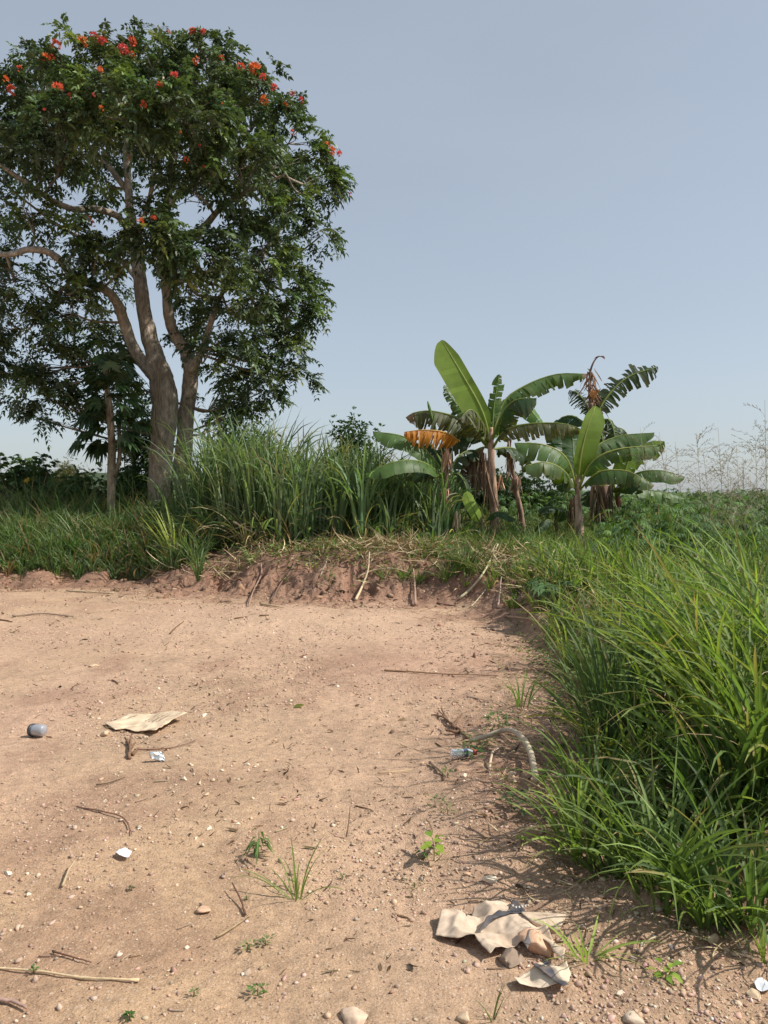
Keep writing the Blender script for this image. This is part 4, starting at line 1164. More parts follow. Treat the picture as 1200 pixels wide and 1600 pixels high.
bleaf(S2, [(868, 822), (880, 800), (892, 800), (905, 812)], 15, [0, -.1, -.2, -.3], 10, DK_, N=(0, -.6, .8), droop=.6, tear=.1)
bleaf(S2, [(868, 822), (858, 812), (848, 818), (838, 832)], 15, [0, -.2, -.3, -.4], 9, DK_, N=(0, -.6, .8), droop=.6, tear=.1)

# ------------------------------------------------------------------ grasses
def region(n, x0, x1, y0, y1, smin=.0, smax=99, dens=None):
    x = rng.uniform(x0, x1, n); y = rng.uniform(y0, y1, n); s = sdist(x, y)
    k = (s > smin) & (s < smax)
    if dens is not None: k &= rng.random(n) < dens(x, y, s)
    return x[k], y[k], s[k]


def tufts(mb, x, y, per, L, W, cols, tilt=(.05, .5), bend=(.4, 1.4), seg=6, rad=.06, wts=None, tip=None, tipamt=.1, lat=.25, aim=None, zo=0, pw=1.6):
    n = len(x); k = np.repeat(np.arange(n), per); N = len(k)
    a = rng.random(N) * 6.28
    if aim is not None: a = aim + rng.normal(0, 1.1, N)
    bx = x[k] + rad * np.cos(a) * rng.random(N); by = y[k] + rad * np.sin(a) * rng.random(N)
    f = lambda v: np.asarray(v, float)[k] if np.ndim(v) else v
    bs = np.stack([bx, by, terr(bx, by) - .01 + zo], -1)
    blades(mb, bs, a, f(L) * rng.uniform(.55, 1.1, N), f(W) * rng.uniform(.7, 1.25, N), rng.uniform(*tilt, N), rng.uniform(*bend, N),
           (palette(n, cols, wts, .1)[k] * rng.normal(1, .12, (N, 1))), seg, .3, tip, lat, tipamt, pw)


CANE = [(.15, .215, .10), (.12, .18, .078), (.18, .24, .125), (.09, .14, .058)]
BRG = [(.175, .245, .062), (.135, .195, .055), (.235, .295, .075), (.095, .15, .048)]
MID = [(.10, .155, .050), (.08, .135, .042), (.125, .175, .055)]
STRAW = [(.38, .29, .17), (.28, .20, .12), (.47, .37, .23)]

# tall cane grass thicket between the tall tree and the banana plants
mb = MB()
cx = []; cy = []; cL = []
for i in range(250):
    Y = rng.uniform(13.9, 17.3); px = rng.uniform(274 if Y < 16.3 else 300, 705)
    c = P(px, 780, Y)
    if sdist(np.array([c[0]]), np.array([Y]))[0] < 1.7: continue
    top = np.interp(px, [262, 300, 340, 400, 440, 480, 520, 560, 620, 660, 700], [715, 680, 668, 668, 672, 690, 700, 700, 716, 730, 735]) + rng.uniform(-4, 34)
    zt = P(px, top, Y)[2]
    cx.append(c[0]); cy.append(Y); cL.append(max(.6, zt - tz(c[0], Y)) * 1.10)
x, y, Lh = map(np.array, (cx, cy, cL))
tufts(mb, x, y, 13, Lh * 1.08, .062, CANE, (.0, .16), (.3, 2.4), 9, .14, pw=3.2, tip=(.3, .25, .14), tipamt=.15, lat=.2)
tufts(mb, x, y, 8, Lh * .6, .055, CANE, (.2, .7), (.5, 1.7), 7, .2, tip=(.3, .25, .14), tipamt=.2)
tufts(mb, x, y, 4, Lh * .6, .03, STRAW, (.2, .9), (.6, 1.8), 6, .2)
tag(mb.build('tall_grass', M_grass), 'tall grey green cane grass thicket between the tall tree and the banana plants', 'tall grass', kind='stuff')

# left strip of medium grass below the bushes
mb = MB()
x, y, s = region(2600, -11, -3.2, 13.2, 18.6, .45)
H_ = np.interp(s, [.3, .8, 1.6, 3, 4.5], [.22, .42, .68, .75, 1.05]) * rng.uniform(.7, 1.15, len(s))
tufts(mb, x, y, 9, H_ * 1.6, .034, CANE + MID[:2] + [STRAW[1]], (.05, .5), (.3, 1.4), 5, .08, tip=(.3, .25, .14), tipamt=.08)
tag(mb.build('meadow_grass', M_grass), 'knee high green grass under the tall tree and along the left of the bank', 'grass', kind='stuff')

# short grass on the lip of the bank and around the bananas
mb = MB()
x, y, s = region(9000, -8, 4.2, 9.0, 16.0, .42, 3.4, lambda x, y, s: np.clip(.75 - .35 * (x > 3), 0, 1) * np.where((x > -3.6) & (x < 1.0), np.clip((s - 1.25) / .4, .04, 1), 1))
H_ = rng.uniform(.12, .34, len(s)) * np.interp(s, [.4, 1.2, 3], [.8, 1.1, 1.3])
tufts(mb, x, y, 8, H_, .012, MID + BRG[:2] + [STRAW[1]], (.1, .8), (.4, 1.5), 4, .06, tip=(.35, .27, .15), tipamt=.18)
tag(mb.build('short_grass', M_grass), 'short mixed green grass along the lip of the bank and around the banana plants', 'grass', kind='stuff')

mb = MB()   # ranker growth round the feet of the banana plants
x, y, s = region(900, .6, 5.2, 12.6, 15.6, 1.0)
tufts(mb, x, y, 9, rng.uniform(.25, .6, len(x)), .02, MID + BRG[:2] + CANE[:1], (.05, .8), (.4, 1.6), 6, .1, tip=(.35, .27, .15), tipamt=.15)
tag(mb.build('rank_grass', M_grass), 'rank green grass round the feet of the banana plants', 'grass', kind='stuff')
# broad leaved weeds through the short grass
mb = MB()
x, y, s = region(2600, -8, 4.5, 9.0, 16.0, .5, 3.0)
n = len(x); m = 7; k = np.repeat(np.arange(n), m); a = rng.random(n * m) * 6.28
hz = rng.uniform(.03, .22, n * m)
bp = np.stack([x[k] + .07 * np.cos(a), y[k] + .07 * np.sin(a), terr(x, y)[k] + hz], -1)
leaflets(mb, bp, np.stack([np.cos(a), np.sin(a), rng.normal(.1, .4, n * m)], -1), np.array([0, 0, 1.]) + rng.normal(0, .3, (n * m, 3)), rng.uniform(.05, .11, n * m), rng.uniform(.025, .055, n * m), palette(n * m, BRG + MID, var=.15), .3)
tag(mb.build('ground_cover', M_leaf), 'low broad leaved weeds mixed through the grass behind the bank', 'weeds', kind='stuff')

# dry straw: heaps on the lip of the bank and strewn through the right verge
mb = MB()
for (px, py, Y, n_, sp) in [(650, 845, 12.9, 260, .42), (700, 840, 13.2, 160, .4), (760, 880, 11.9, 200, .38), (790, 850, 12.6, 140, .4), (600, 850, 12.9, 120, .4), (520, 850, 12.9, 110, .5), (400, 835, 13.4, 150, .5), (260, 868, 13.6, 80, .35),
                            (440, 810, 14.2, 80, .3), (930, 960, 8.5, 60, .5), (880, 900, 9.8, 90, .5), (1000, 930, 9.2, 60, .5), (830, 940, 9.9, 130, .35), (560, 830, 13.6, 120, .5)]:
    n_ = int(n_ * 1.7); c = P(px, py, Y); bx = c[0] + rng.normal(0, sp, n_); by = Y + rng.normal(0, sp * .8, n_)
    k = sdist(bx, by) > .25; bx = bx[k]; by = by[k]; q = len(bx)
    bs = np.stack([bx, by, terr(bx, by) + rng.uniform(.0, .16, q)], -1)
    blades(mb, bs, rng.random(q) * 6.28, rng.uniform(.12, .55, q), rng.uniform(.008, .028, q), rng.uniform(.9, 1.75, q), rng.normal(.2, .6, q), palette(q, STRAW, var=.2), 5, .5, lat=.8)
x = rng.uniform(.35, 1.9, 5000); y = rng.uniform(2.6, 8.6, 5000); s = sdist(x, y); k = (s > -.42) & (s < .35) & (rng.random(5000) < .5); x = x[k]; y = y[k]; q = len(x)
blades(mb, np.stack([x, y, terr(x, y) + .006], -1), rng.random(q) * 6.28, rng.uniform(.03, .16, q), rng.uniform(.003, .009, q), rng.uniform(1.2, 1.6, q), rng.normal(.1, .5, q), palette(q, STRAW + [(.14, .09, .055)], var=.2), 5, .5, lat=.8)
x = rng.uniform(-8, 1.8, 6000); y = rng.uniform(9.5, 14.2, 6000); s = sdist(x, y); k = (s > -1.1) & (s < .5) & (rng.random(6000) < .35); x = x[k]; y = y[k]; q = len(x)
blades(mb, np.stack([x, y, terr(x, y) + .008], -1), rng.random(q) * 6.28, rng.uniform(.05, .28, q), rng.uniform(.005, .014, q), rng.uniform(1.2, 1.65, q), rng.normal(.1, .5, q), palette(q, STRAW[:2] + [(.14, .09, .055), (.2, .13, .08)], var=.2), 5, .5, lat=.8)
tag(mb.build('dry_straw', M_dry), 'heaps of dry tan straw on the lip of the bank and under the verge', 'straw', kind='stuff')

# undergrowth behind the banana plants
mb = MB()
x, y, s = region(1500, -4.5, 7.5, 15.0, 24, 2.2)
tufts(mb, x, y, 10, rng.uniform(.5, 1.0, len(x)), .03, MID + CANE[:2] + [STRAW[1]], (.05, .7), (.3, 1.5), 5, .12, tip=(.3, .25, .14), tipamt=.1)
tag(mb.build('undergrowth', M_grass), 'rank grass and undergrowth behind the banana plants', 'grass', kind='stuff')

# fibrous roots hanging from the overhang at the right of the bank
mb = MB()
for (px0, px1, py, Y, n_, ln) in [(628, 665, 908, 11.9, 60, .24), (690, 735, 906, 11.9, 50, .26), (745, 785, 905, 11.7, 70, .3), (480, 530, 868, 12.4, 26, .14), (560, 600, 905, 12.0, 16, .14)]:
    bs = np.array([P(rng.uniform(px0, px1), py + rng.normal(0, 4), Y + rng.normal(0, .05)) for _ in range(n_)])
    bs[:, 2] = np.maximum(bs[:, 2], terr(bs[:, 0], bs[:, 1]) + .05)
    blades(mb, bs, rng.normal(-1.57, .8, n_), rng.uniform(.5, 1.1, n_) * ln, .007, rng.uniform(1.6, 2.5, n_), rng.uniform(.3, .8, n_), palette(n_, [(.25, .17, .12), (.34, .25, .18), (.14, .09, .06)], var=.2), 5, .6, lat=1.0)
tag(mb.build('hanging_roots', M_dry), 'fringe of fine dry roots hanging from the cut lip of the bank', 'roots', kind='stuff')


def clump(px, py, label, per, L, W, cols, tilt=(.1, .7), bend=(.4, 1.5), rad=.06, name='grass_tuft', cat='grass tuft', Y=None, group=None, tip=None, tipamt=.15, seg=7, aim=None, lean=0):
    g = G(px, py) if Y is None else np.array([P(px, py, Y)[0], Y, tz(P(px, py, Y)[0], Y)])
    mb = MB(); x = np.array([g[0]]); y = np.array([g[1]])
    tufts(mb, x + 0, y + 0, per, L, W, cols, tilt, bend, seg, rad, tip=tip or (.34, .26, .13), tipamt=tipamt, aim=aim)
    o = mb.build(name, M_grass, origin=g)
    return tag(o, label, cat, group)


# tufts on the bank
clump(632, 885, 'dark green grass tuft on the lip of the bank left of the fibrous clod', 46, .42, .018, MID, Y=12.0)
clump(655, 888, 'grass tuft on the lip of the bank above the thick hanging root', 40, .36, .018, MID, Y=11.9)
clump(600, 882, 'small bright grass tuft beside the red cut of the bank', 26, .3, .014, BRG, Y=12.0)
clump(728, 885, 'big dark grass tuft leaning off the bank below the sucker', 85, .55, .02, [(.05, .10, .03), (.07, .13, .035)], Y=11.8, rad=.14)
clump(700, 900, 'dark grass tuft hanging over the hollow in the bank', 50, .42, .018, MID, Y=11.7, rad=.1)
clump(745, 905, 'arching grass tuft at the right corner of the bank', 50, .42, .016, MID, Y=11.6, rad=.1)
clump(310, 880, 'narrow upright grass tuft before the bank under the tall grass', 24, .55, .022, MID, (.0, .3), (.2, .9), .04, Y=13.0)
clump(395, 868, 'bluish grass tuft on the grassy edge left of the dark hollow', 30, .4, .02, CANE, Y=13.2)
clump(275, 850, 'grass clump with yellow and cream striped leaves before the big trunk', 26, 1.25, .045, [(.42, .42, .12), (.33, .37, .11), (.10, .15, .06)], (.0, .45), (.2, .9), .06, name='grass_clump', cat='grass', Y=14.2, tipamt=.0, aim=2.8)
clump(385, 850, 'clump with reddish brown dying cane leaves in the tall grass', 26, .75, .03, [(.30, .16, .10), (.36, .27, .16)], (.1, .9), (.4, 1.4), .12, name='grass_clump', cat='grass', Y=14.0)

# right verge: the mass of guinea grass
mb = MB()
def dn(x, y, s): return np.clip((s - .05) / .3, 0, 1) * np.clip(1.25 - y * .055, .35, 1)
x, y, s = region(1750, .8, 7.5, 2.4, 11.5, .16, 99, dn)
k = (x / y < .85) & (x > .4)
x, y, s = x[k], y[k], s[k]
H_ = np.interp(s, [.05, .3, .8, 1.6], [.3, .55, .75, .85]) * rng.uniform(.75, 1.2, len(s)) * np.interp(y, [2.5, 3.3, 5, 11], [.72, .95, 1.0, .55]) * np.clip(1 + 1.3 * fbm(x * 1.7, y * 1.7, 2, 2), .45, 1.45)
print('right tufts', len(x))
tufts(mb, x, y, 9, H_ * 1.08, .027, BRG, (.03, .65), (.3, 1.5), 8, .07, [3, 4, 2, 3], (.34, .26, .12), .10)
tufts(mb, x, y, 2, H_ * .9, .014, STRAW + [BRG[0]],  (.1, .9), (.4, 1.6), 7, .08)
tufts(mb, x, y, 3, H_ * .5, .011, STRAW, (.3, 1.2), (.4, 1.5), 5, .09)
tag(mb.build('guinea_grass', M_grass), 'dense bright green guinea grass filling the right side', 'tall grass', kind='stuff')
# weeds low in the verge
mb = MB()
x, y, s = region(2600, .8, 6, 2.5, 9.5, -.08)
n = len(x); m = 8; k = np.repeat(np.arange(n), m); a = rng.random(n * m) * 6.28
bp = np.stack([x[k] + .06 * np.cos(a), y[k] + .06 * np.sin(a), terr(x, y)[k] + rng.uniform(.02, .36, n * m) * np.clip(s[k] * 2, .1, 1)], -1)
leaflets(mb, bp, np.stack([np.cos(a), np.sin(a), rng.normal(.1, .4, n * m)], -1), np.array([0, 0, 1.]) + rng.normal(0, .3, (n * m, 3)), rng.uniform(.025, .06, n * m), rng.uniform(.012, .028, n * m), palette(n * m, BRG, var=.15), .3)
tag(mb.build('verge_weeds', M_leaf), 'small leaved weeds growing low under the guinea grass', 'weeds', kind='stuff')

# single clumps one can tell apart at the front of the verge
clump(958, 1165, 'tall dark blue green grass clump standing at the corner of the right verge', 100, 1.0, .026, [(.07, .115, .055), (.085, .14, .06)], (.02, .32), (.2, 1.2), .16, 'grass_clump', 'grass clump')
clump(1010, 1130, 'dark broad bladed grass clump just behind the corner clump', 70, 1.0, .028, [(.08, .13, .055), (.10, .16, .06)], (.02, .4), (.3, 1.4), .16, 'grass_clump', 'grass clump')
for (px, py, lb, per, L_) in [(905, 1335, 'sprawling grass clump at the left tip of the big right grass', 40, .48), (960, 1370, 'arching grass clump overhanging the earth left of the lowest one', 55, .6), (1030, 1395, 'bright arching grass clump in the middle of the lower right verge', 65, .66),
                              (1100, 1430, 'low bright grass clump near the lime green seedling', 60, .6), (1170, 1440, 'bright grass clump at the lower right edge of the view', 60, .7), (930, 1270, 'grass clump on the bank beside the curved dead branch', 60, .6),
                              (1130, 1330, 'tall bright grass clump with wide glossy blades near the right edge', 70, .95), (1190, 1250, 'tallest lime green grass clump at the right edge', 60, 1.15), (1150, 1180, 'tall wide bladed grass clump standing behind the lime green one', 60, 1.35), (1200, 1110, 'tall grass clump rising into the cassava field at the right edge', 50, 1.4), (1090, 1120, 'tall thin grass clump in the middle of the right verge', 40, 1.15)]:
    clump(px, py, lb, per, L_, .021 if L_ < .9 else .027, BRG, (.1, .8), (.5, 1.6), .09, 'grass_clump', 'grass clump')
# tufts in the open
clump(462, 1405, 'grass tuft with long curved blades alone on the open earth', 15, .27, .0085, BRG, (.1, 1.1), (.4, 1.6), .03)
clump(915, 1500, 'sprawling grass tuft right behind the torn paper sack', 18, .26, .010, BRG, (.5, 1.2), (.4, 1.2), .03)
clump(648, 1385, 'thin grass sprig with a drooping blade left of the crumbly heap', 7, .15, .007, MID, (.2, 1.2), (.5, 1.4), .02)
clump(815, 1105, 'sparse upright grass tuft where the verge begins', 14, .42, .013, BRG, (.05, .5), (.4, 1.4), .06)
clump(1195, 1500, 'grass blades poking in at the right edge near the bottom', 12, .32, .014, BRG, (.3, 1.0), (.4, 1.2), .04)
clump(800, 1225, 'single bent brown green blade arching over the crumbly slope', 3, .3, .008, [(.16, .15, .06)], (.3, .9), (1.2, 1.8), .02)
clump(770, 1595, 'little grass sprig at the bottom edge', 6, .12, .006, MID, (.1, .5), (.2, .8), .01)

# ------------------------------------------------------------------ seed heads of the tall grass
def seedhead(px, pyt, Y, pxb, group, label, H=None, n_=19, spread=1.0):
    top = P(px, pyt, Y); bx = P(pxb, 900, Y)[0]; zb = tz(bx, Y + .1)
    rt = root('grass_stalk', (bx, Y + .1, zb), label, 'grass stalk', group)
    b0 = np.array([bx, Y + .1, zb]); ph = .55 * spread
    ax = norm(top - b0); neck = top - ax * ph
    mb = MB(); p_, r_ = tube(mb, np.array([b0, b0 * .5 + neck * .5 + [rng.normal(0, .03), 0, 0], neck]), np.array([.0035, .003, .0022]), (.17, .22, .08), 5, 5)
    m = 5; bs = b0 + (neck - b0) * rng.uniform(.25, .8, m)[:, None]
    blades(mb, bs, rng.random(m) * 6.28, rng.uniform(.3, .5, m), .013, rng.uniform(.2, .5, m), rng.uniform(.5, 1.3, m), palette(m, MID), 7)
    mb.build('stalk', M_grass, rt)
    mb = MB(); tube(mb, np.array([neck, top]), np.array([.0022, .0012]), (.34, .31, .2), 4, 1)
    for k in range(n_):
        f = rng.random() ** 1.4; st = neck + (top - neck) * f * .85
        a = rng.random() * 6.28; Ln = rng.uniform(.22, .44) * (1.1 - .5 * f) * spread
        th = rng.uniform(.25, .7); bd = rng.uniform(.5, 1.5); q = 7; pt = [st]; t_ = np.linspace(0, 1, q)
        for j in range(1, q):
            t2 = th + bd * t_[j]; pt.append(pt[-1] + Ln / q * np.array([math.sin(t2) * math.cos(a), math.sin(t2) * math.sin(a), math.cos(t2)]))
        pt = np.array(pt); tube(mb, pt, np.linspace(.0011, .0007, q), (.36, .33, .22), 3, 1, cap=False)
        for j in range(2, q):  # spikelets
            for _ in range(2):
                dd = rdir(1)[0] * .5 + (pt[j] - pt[j - 1]) / Ln * q * .8
                tube(mb, np.array([pt[j], pt[j] + norm(dd) * rng.uniform(.018, .035)]), np.array([.0009, .0018]), (.36, .32, .22), 3, 1, cap=False)
    mb.build('seed_head', M_dry, rt)


SG = 'feathery grass seed heads above the right verge'
for i, (px, pyt, Y, pxb) in enumerate([(1000, 668, 8.2, 1040), (1030, 675, 7.4, 1075), (1055, 690, 7.8, 1090), (1088, 676, 6.4, 1120), (1098, 700, 7.0, 1140), (1122, 668, 6.8, 1150), (1135, 705, 6.0, 1165), (1150, 690, 7.5, 1175), (1160, 715, 6.2, 1180),
                                       (1195, 625, 5.6, 1215), (1180, 680, 6.6, 1200), (1205, 700, 6.0, 1220), (1172, 740, 7.2, 1190), (1110, 738, 8.0, 1130), (1215, 655, 6.4, 1235), (1140, 745, 8.2, 1160)]):
    seedhead(px, pyt, Y, pxb, SG, 'thin grass stalk with an open feathery seed head, among others at right' if i != 9 else 'tallest feathery grass seed head, at the right edge against the sky', spread=rng.uniform(.85, 1.2))
for (px, pyt, Y, pxb, lb) in [(1040, 790, 4.8, 1110, 'bare leaning grass stem with a spear of green leaf before the cassava field'), (900, 1050, 5.2, 925, 'dark upright reed like stem in the corner clump')]:
    top = P(px, pyt, Y); bx = P(pxb, 900, Y)[0]; b0 = np.array([bx, Y, tz(bx, Y)]); rt = root('reed_stalk', b0, lb, 'grass stem')
    mb = MB(); tube(mb, np.array([b0, (b0 + top) / 2, top]), np.array([.004, .003, .002]), (.2, .26, .08), 5, 4); mb.build('stalk', M_grass, rt)
    mb = MB(); blades(mb, (b0 * .12 + top * .88)[None], np.array([3.0]), .3, .016, .1, .4, np.array([[.10, .17, .04]]), 7); mb.build('leaf', M_grass, rt)


# ------------------------------------------------------------------ seedlings and weeds in the open
def seedling(px, py, label, h, nl, L, W, cols, droop=.5, up=.3, cat='seedling', name='seedling', spread=.25, stemcol=(.2, .25, .08)):
    g = G(px, py); rt = root(name, g, label, cat)
    mb = MB(); top = g + np.array([rng.normal(0, h * .1), 0, h])
    tube(mb, np.array([g - [0, 0, .01], (g + top) / 2 + rng.normal(0, h * .03, 3), top]), np.array([.0028, .0022, .0014]) * max(1, h / .1), stemcol, 5, 3); mb.build('stem', M_grass, rt)
    f = rng.uniform(.25, 1, nl); a = np.arange(nl) * 2.4 + rng.normal(0, .3, nl)
    mb = MB(); bp = g + (top - g) * f[:, None]
    d = np.stack([np.cos(a), np.sin(a), np.full(nl, up) + rng.normal(0, .2, nl)], -1)
    off = h * spread * rng.uniform(.2, 1, nl)
    leaflets(mb, bp + d * off[:, None], d, np.array([0, 0, 1.]) + rng.normal(0, .2, (nl, 3)), L * rng.uniform(.7, 1.2, nl), W, palette(nl, cols, var=.14), droop, .18)
    mb.build('leaf', M_leaf, rt)


LIME = [(.24, .34, .05), (.19, .29, .05)]; WG = [(.13, .20, .06), (.10, .16, .05)]
seedling(402, 1342, 'drooping seedling with narrow hanging leaves on the open earth', .11, 26, .055, .013, WG, 1.0, .2, spread=.2)
seedling(678, 1345, 'lime green seedling with broad leaves beside the crumbly heap', .10, 9, .065, .04, LIME, .35, .35, spread=.3)
seedling(664, 1340, 'small dull seedling touching the lime green one', .06, 8, .035, .02, WG, .35, .3)
seedling(1040, 1532, 'lime green seedling with spread leaves under the lower right grass', .045, 12, .045, .022, LIME, .3, .2, spread=.6)
seedling(403, 1556, 'small round leaved weed at the bottom left of centre', .025, 16, .022, .012, WG, .2, .4, spread=.9, cat='weed', name='weed')
seedling(415, 1478, 'pale weed below the grass tuft', .02, 16, .024, .010, [(.19, .22, .10)], .2, .4, spread=.9, cat='weed', name='weed')
seedling(388, 1487, 'yellowish weed on dead twigs below the grass tuft', .02, 14, .022, .012, [(.22, .25, .10)], .2, .4, spread=.9, cat='weed', name='weed')
seedling(303, 1558, 'tiny weed left of the small round leaved one', .02, 9, .018, .008, WG, .2, .5, cat='weed', name='weed')
seedling(202, 1597, 'tiny dark seedling cut by the bottom edge', .02, 10, .022, .012, [(.06, .12, .03)], .2, .5)
seedling(52, 1524, 'tiny green seedling beside the long straw yellow stalk', .022, 7, .018, .011, WG, .2, .5)
seedling(205, 1392, 'tiny dark seedling left of centre with a twig across it', .02, 10, .018, .008, [(.07, .09, .035)], .2, .4)
seedling(700, 1215, 'fine leaved weed below the clear bottle', .04, 14, .03, .012, WG, .3, .4, spread=.7, cat='weed', name='weed')
seedling(780, 1140, 'feathery green weed above the curved dead branch', .09, 60, .05, .016, WG, .3, .4, spread=1.0, cat='weed', name='weed')
seedling(750, 1172, 'low feathery weed over the left end of the curved dead branch', .07, 60, .045, .014, WG, .3, .3, spread=1.4, cat='weed', name='weed')
seedling(735, 1185, 'leafy weed half covering the clear bottle', .06, 40, .04, .018, WG, .3, .3, spread=1.2, cat='weed', name='weed')
seedling(800, 1270, 'grey green weed on the crumbly slope', .07, 14, .055, .032, [(.10, .14, .06)], .3, .3, spread=.7, cat='weed', name='weed')
seedling(815, 1320, 'tiny bright seedling at the edge of the big grass', .03, 6, .03, .02, LIME, .2, .4)
seedling(875, 1200, 'small bright seedling in the hollow before the dark clump', .06, 7, .045, .028, WG, .2, .4)
seedling(680, 1262, 'thin leaved weed above the lime green seedling', .04, 22, .03, .010, WG, .2, .4, spread=1.0, cat='weed', name='weed')
seedling(700, 1275, 'reddish dry weed beside the thin leaved one', .04, 16, .03, .010, [(.16, .12, .06), WG[0]], .2, .4, spread=1.0, cat='weed', name='weed')
seedling(865, 1120, 'upright leafy weed in front of the corner clump', .25, 24, .07, .02, WG, .4, .4, spread=.2, cat='weed', name='weed')
seedling(385, 1408, 'tiny pale weed right under the drooping seedling', .018, 8, .016, .007, [(.17, .2, .09)], .2, .5, cat='weed', name='weed')
seedling(535, 1375, 'tiny pale weed to the right of the long bladed tuft', .02, 10, .016, .007, [(.17, .2, .09)], .2, .5, cat='weed', name='weed')


# ------------------------------------------------------------------ rubbish
def sheet(name, outline, parent, col, res=22, amp=.02, freq=9, lift=.01, edge=.0, mat=M_paper, thick=.0015, hf=None, seed=0, colf=None):
    """a crumpled sheet lying on the ground, outline in photograph pixels"""
    pg = np.array([G(a, b_)[:2] for a, b_ in outline])
    lo, hi = pg.min(0), pg.max(0); st = (hi - lo).max() / res
    bm = bmesh.new()
    vs = [bm.verts.new((p[0], p[1], 0)) for p in pg]
    f = bm.faces.new(vs)
    if f.normal.z < 0: f.normal_flip()
    bmesh.ops.triangulate(bm, faces=bm.faces[:])
    for _ in range(6):
        ed = [e for e in bm.edges if e.calc_length() > st]
        if not ed: break
        bmesh.ops.subdivide_edges(bm, edges=ed, cuts=1)
        bmesh.ops.triangulate(bm, faces=[f_ for f_ in bm.faces if len(f_.verts) > 3])
    bmesh.ops.beautify_fill(bm, faces=bm.faces[:], edges=bm.edges[:])
    V = np.array([v.co[:] for v in bm.verts])
    F = np.array([[v.index for v in f.verts] for f in (bm.faces.ensure_lookup_table() or bm.faces)]) if not bm.verts.index_update() else None
    bm.free()
    x, y = V[:, 0], V[:, 1]
    # creased relief: folded ridges rather than soft bumps
    r1 = np.abs(((x * freq * .8 + y * freq * .55 + fbm(x * 4, y * 4, seed, 2) * 1.2 + seed) % 1) - .5) * 2
    r2 = np.abs(((x * freq * .4 - y * freq * .9 + fbm(x * 5, y * 5, seed + 1, 2) * 1.0 + seed * 2.3) % 1) - .5) * 2
    z = terr(x, y) + lift + amp * (r1 * .8 + np.maximum(r1, r2) * .4) + amp * .25 * fbm(x * 30, y * 30, seed + 2, 2)
    if hf is not None: z = z + hf(x, y)
    V[:, 2] = z
    nV = len(V); V2 = np.vstack([V, V - [0, 0, thick]])
    from collections import Counter
    E = Counter(); dirE = {}
    for t in F:
        for a, b_ in ((t[0], t[1]), (t[1], t[2]), (t[2], t[0])): E[frozenset((int(a), int(b_)))] += 1; dirE[frozenset((int(a), int(b_)))] = (int(a), int(b_))
    rim = [dirE[k] for k, c in E.items() if c == 1]
    RF = [[b_, a, a + nV] for a, b_ in rim] + [[b_, a + nV, b_ + nV] for a, b_ in rim]
    Fa = np.vstack([F, F[:, ::-1] + nV, np.array(RF)])
    mb = MB(); cc = np.tile(np.asarray(col, float), (len(V2), 1))
    st_ = np.clip(fbm(V2[:, 0] * 16, V2[:, 1] * 16, seed + 3, 4) * 2.2 + .1, 0, 1)[:, None] * .38; cc = cc * (1 - st_) + np.array([.33, .22, .14]) * st_
    if colf is not None: cc = colf(V2, cc)
    mb.add(V2, Fa, cc)
    return mb.build(name, mat, parent)


PAP = (.55, .43, .32); GREY = (.075, .075, .085)
g0 = G(800, 1510)
sack = root('paper_sack', g0, 'torn crumpled tan paper sack with dark grey printed patches, lower right of centre', 'paper sack')
sheet('paper', [(680, 1468), (690, 1440), (722, 1432), (728, 1450), (740, 1432), (800, 1424), (826, 1448), (850, 1455), (858, 1470), (884, 1505), (880, 1520), (860, 1500), (838, 1480), (812, 1486), (780, 1500), (766, 1508), (752, 1494), (742, 1482), (715, 1480)], sack, PAP, 44, .030, 7.5, .014, seed=1)
sheet('paper', [(802, 1540), (818, 1530), (850, 1520), (885, 1515), (892, 1530), (888, 1556), (868, 1553), (830, 1553), (812, 1552)], sack, (.58, .47, .35), 26, .024, 8, .012, seed=4)
sheet('printed_patch', [(744, 1478), (760, 1458), (775, 1448), (795, 1440), (803, 1426), (822, 1445), (800, 1450), (780, 1452), (768, 1460), (757, 1472)], sack, GREY, 26, .012, 10, .042, seed=2)
sheet('printed_patch', [(832, 1524), (855, 1518), (868, 1542), (888, 1560), (880, 1562), (862, 1552), (848, 1540)], sack, GREY, 18, .008, 10, .034, seed=5)
sheet('printed_patch', [(818, 1498), (826, 1480), (834, 1478), (828, 1500), (824, 1512)], sack, (.13, .12, .12), 12, .01, 10, .05, seed=3)
# dark lettering scrap on the folded grey patch
mb = MB()
for k in range(5):
    c = G(801 + k * 5, 1446 + (k % 2)); sdir = np.array([.010, .003, 0])
    tube(mb, np.array([c + [0, 0, .066], c + [.004, .012, .066]]), np.array([.0016, .0016]), (.7, .68, .62), 4, 1)
    tube(mb, np.array([c + [.004, 0, .066], c + [-.003, .012, .066]]), np.array([.0016, .0016]), (.7, .68, .62), 4, 1)
mb.build('lettering', M_paper, sack)
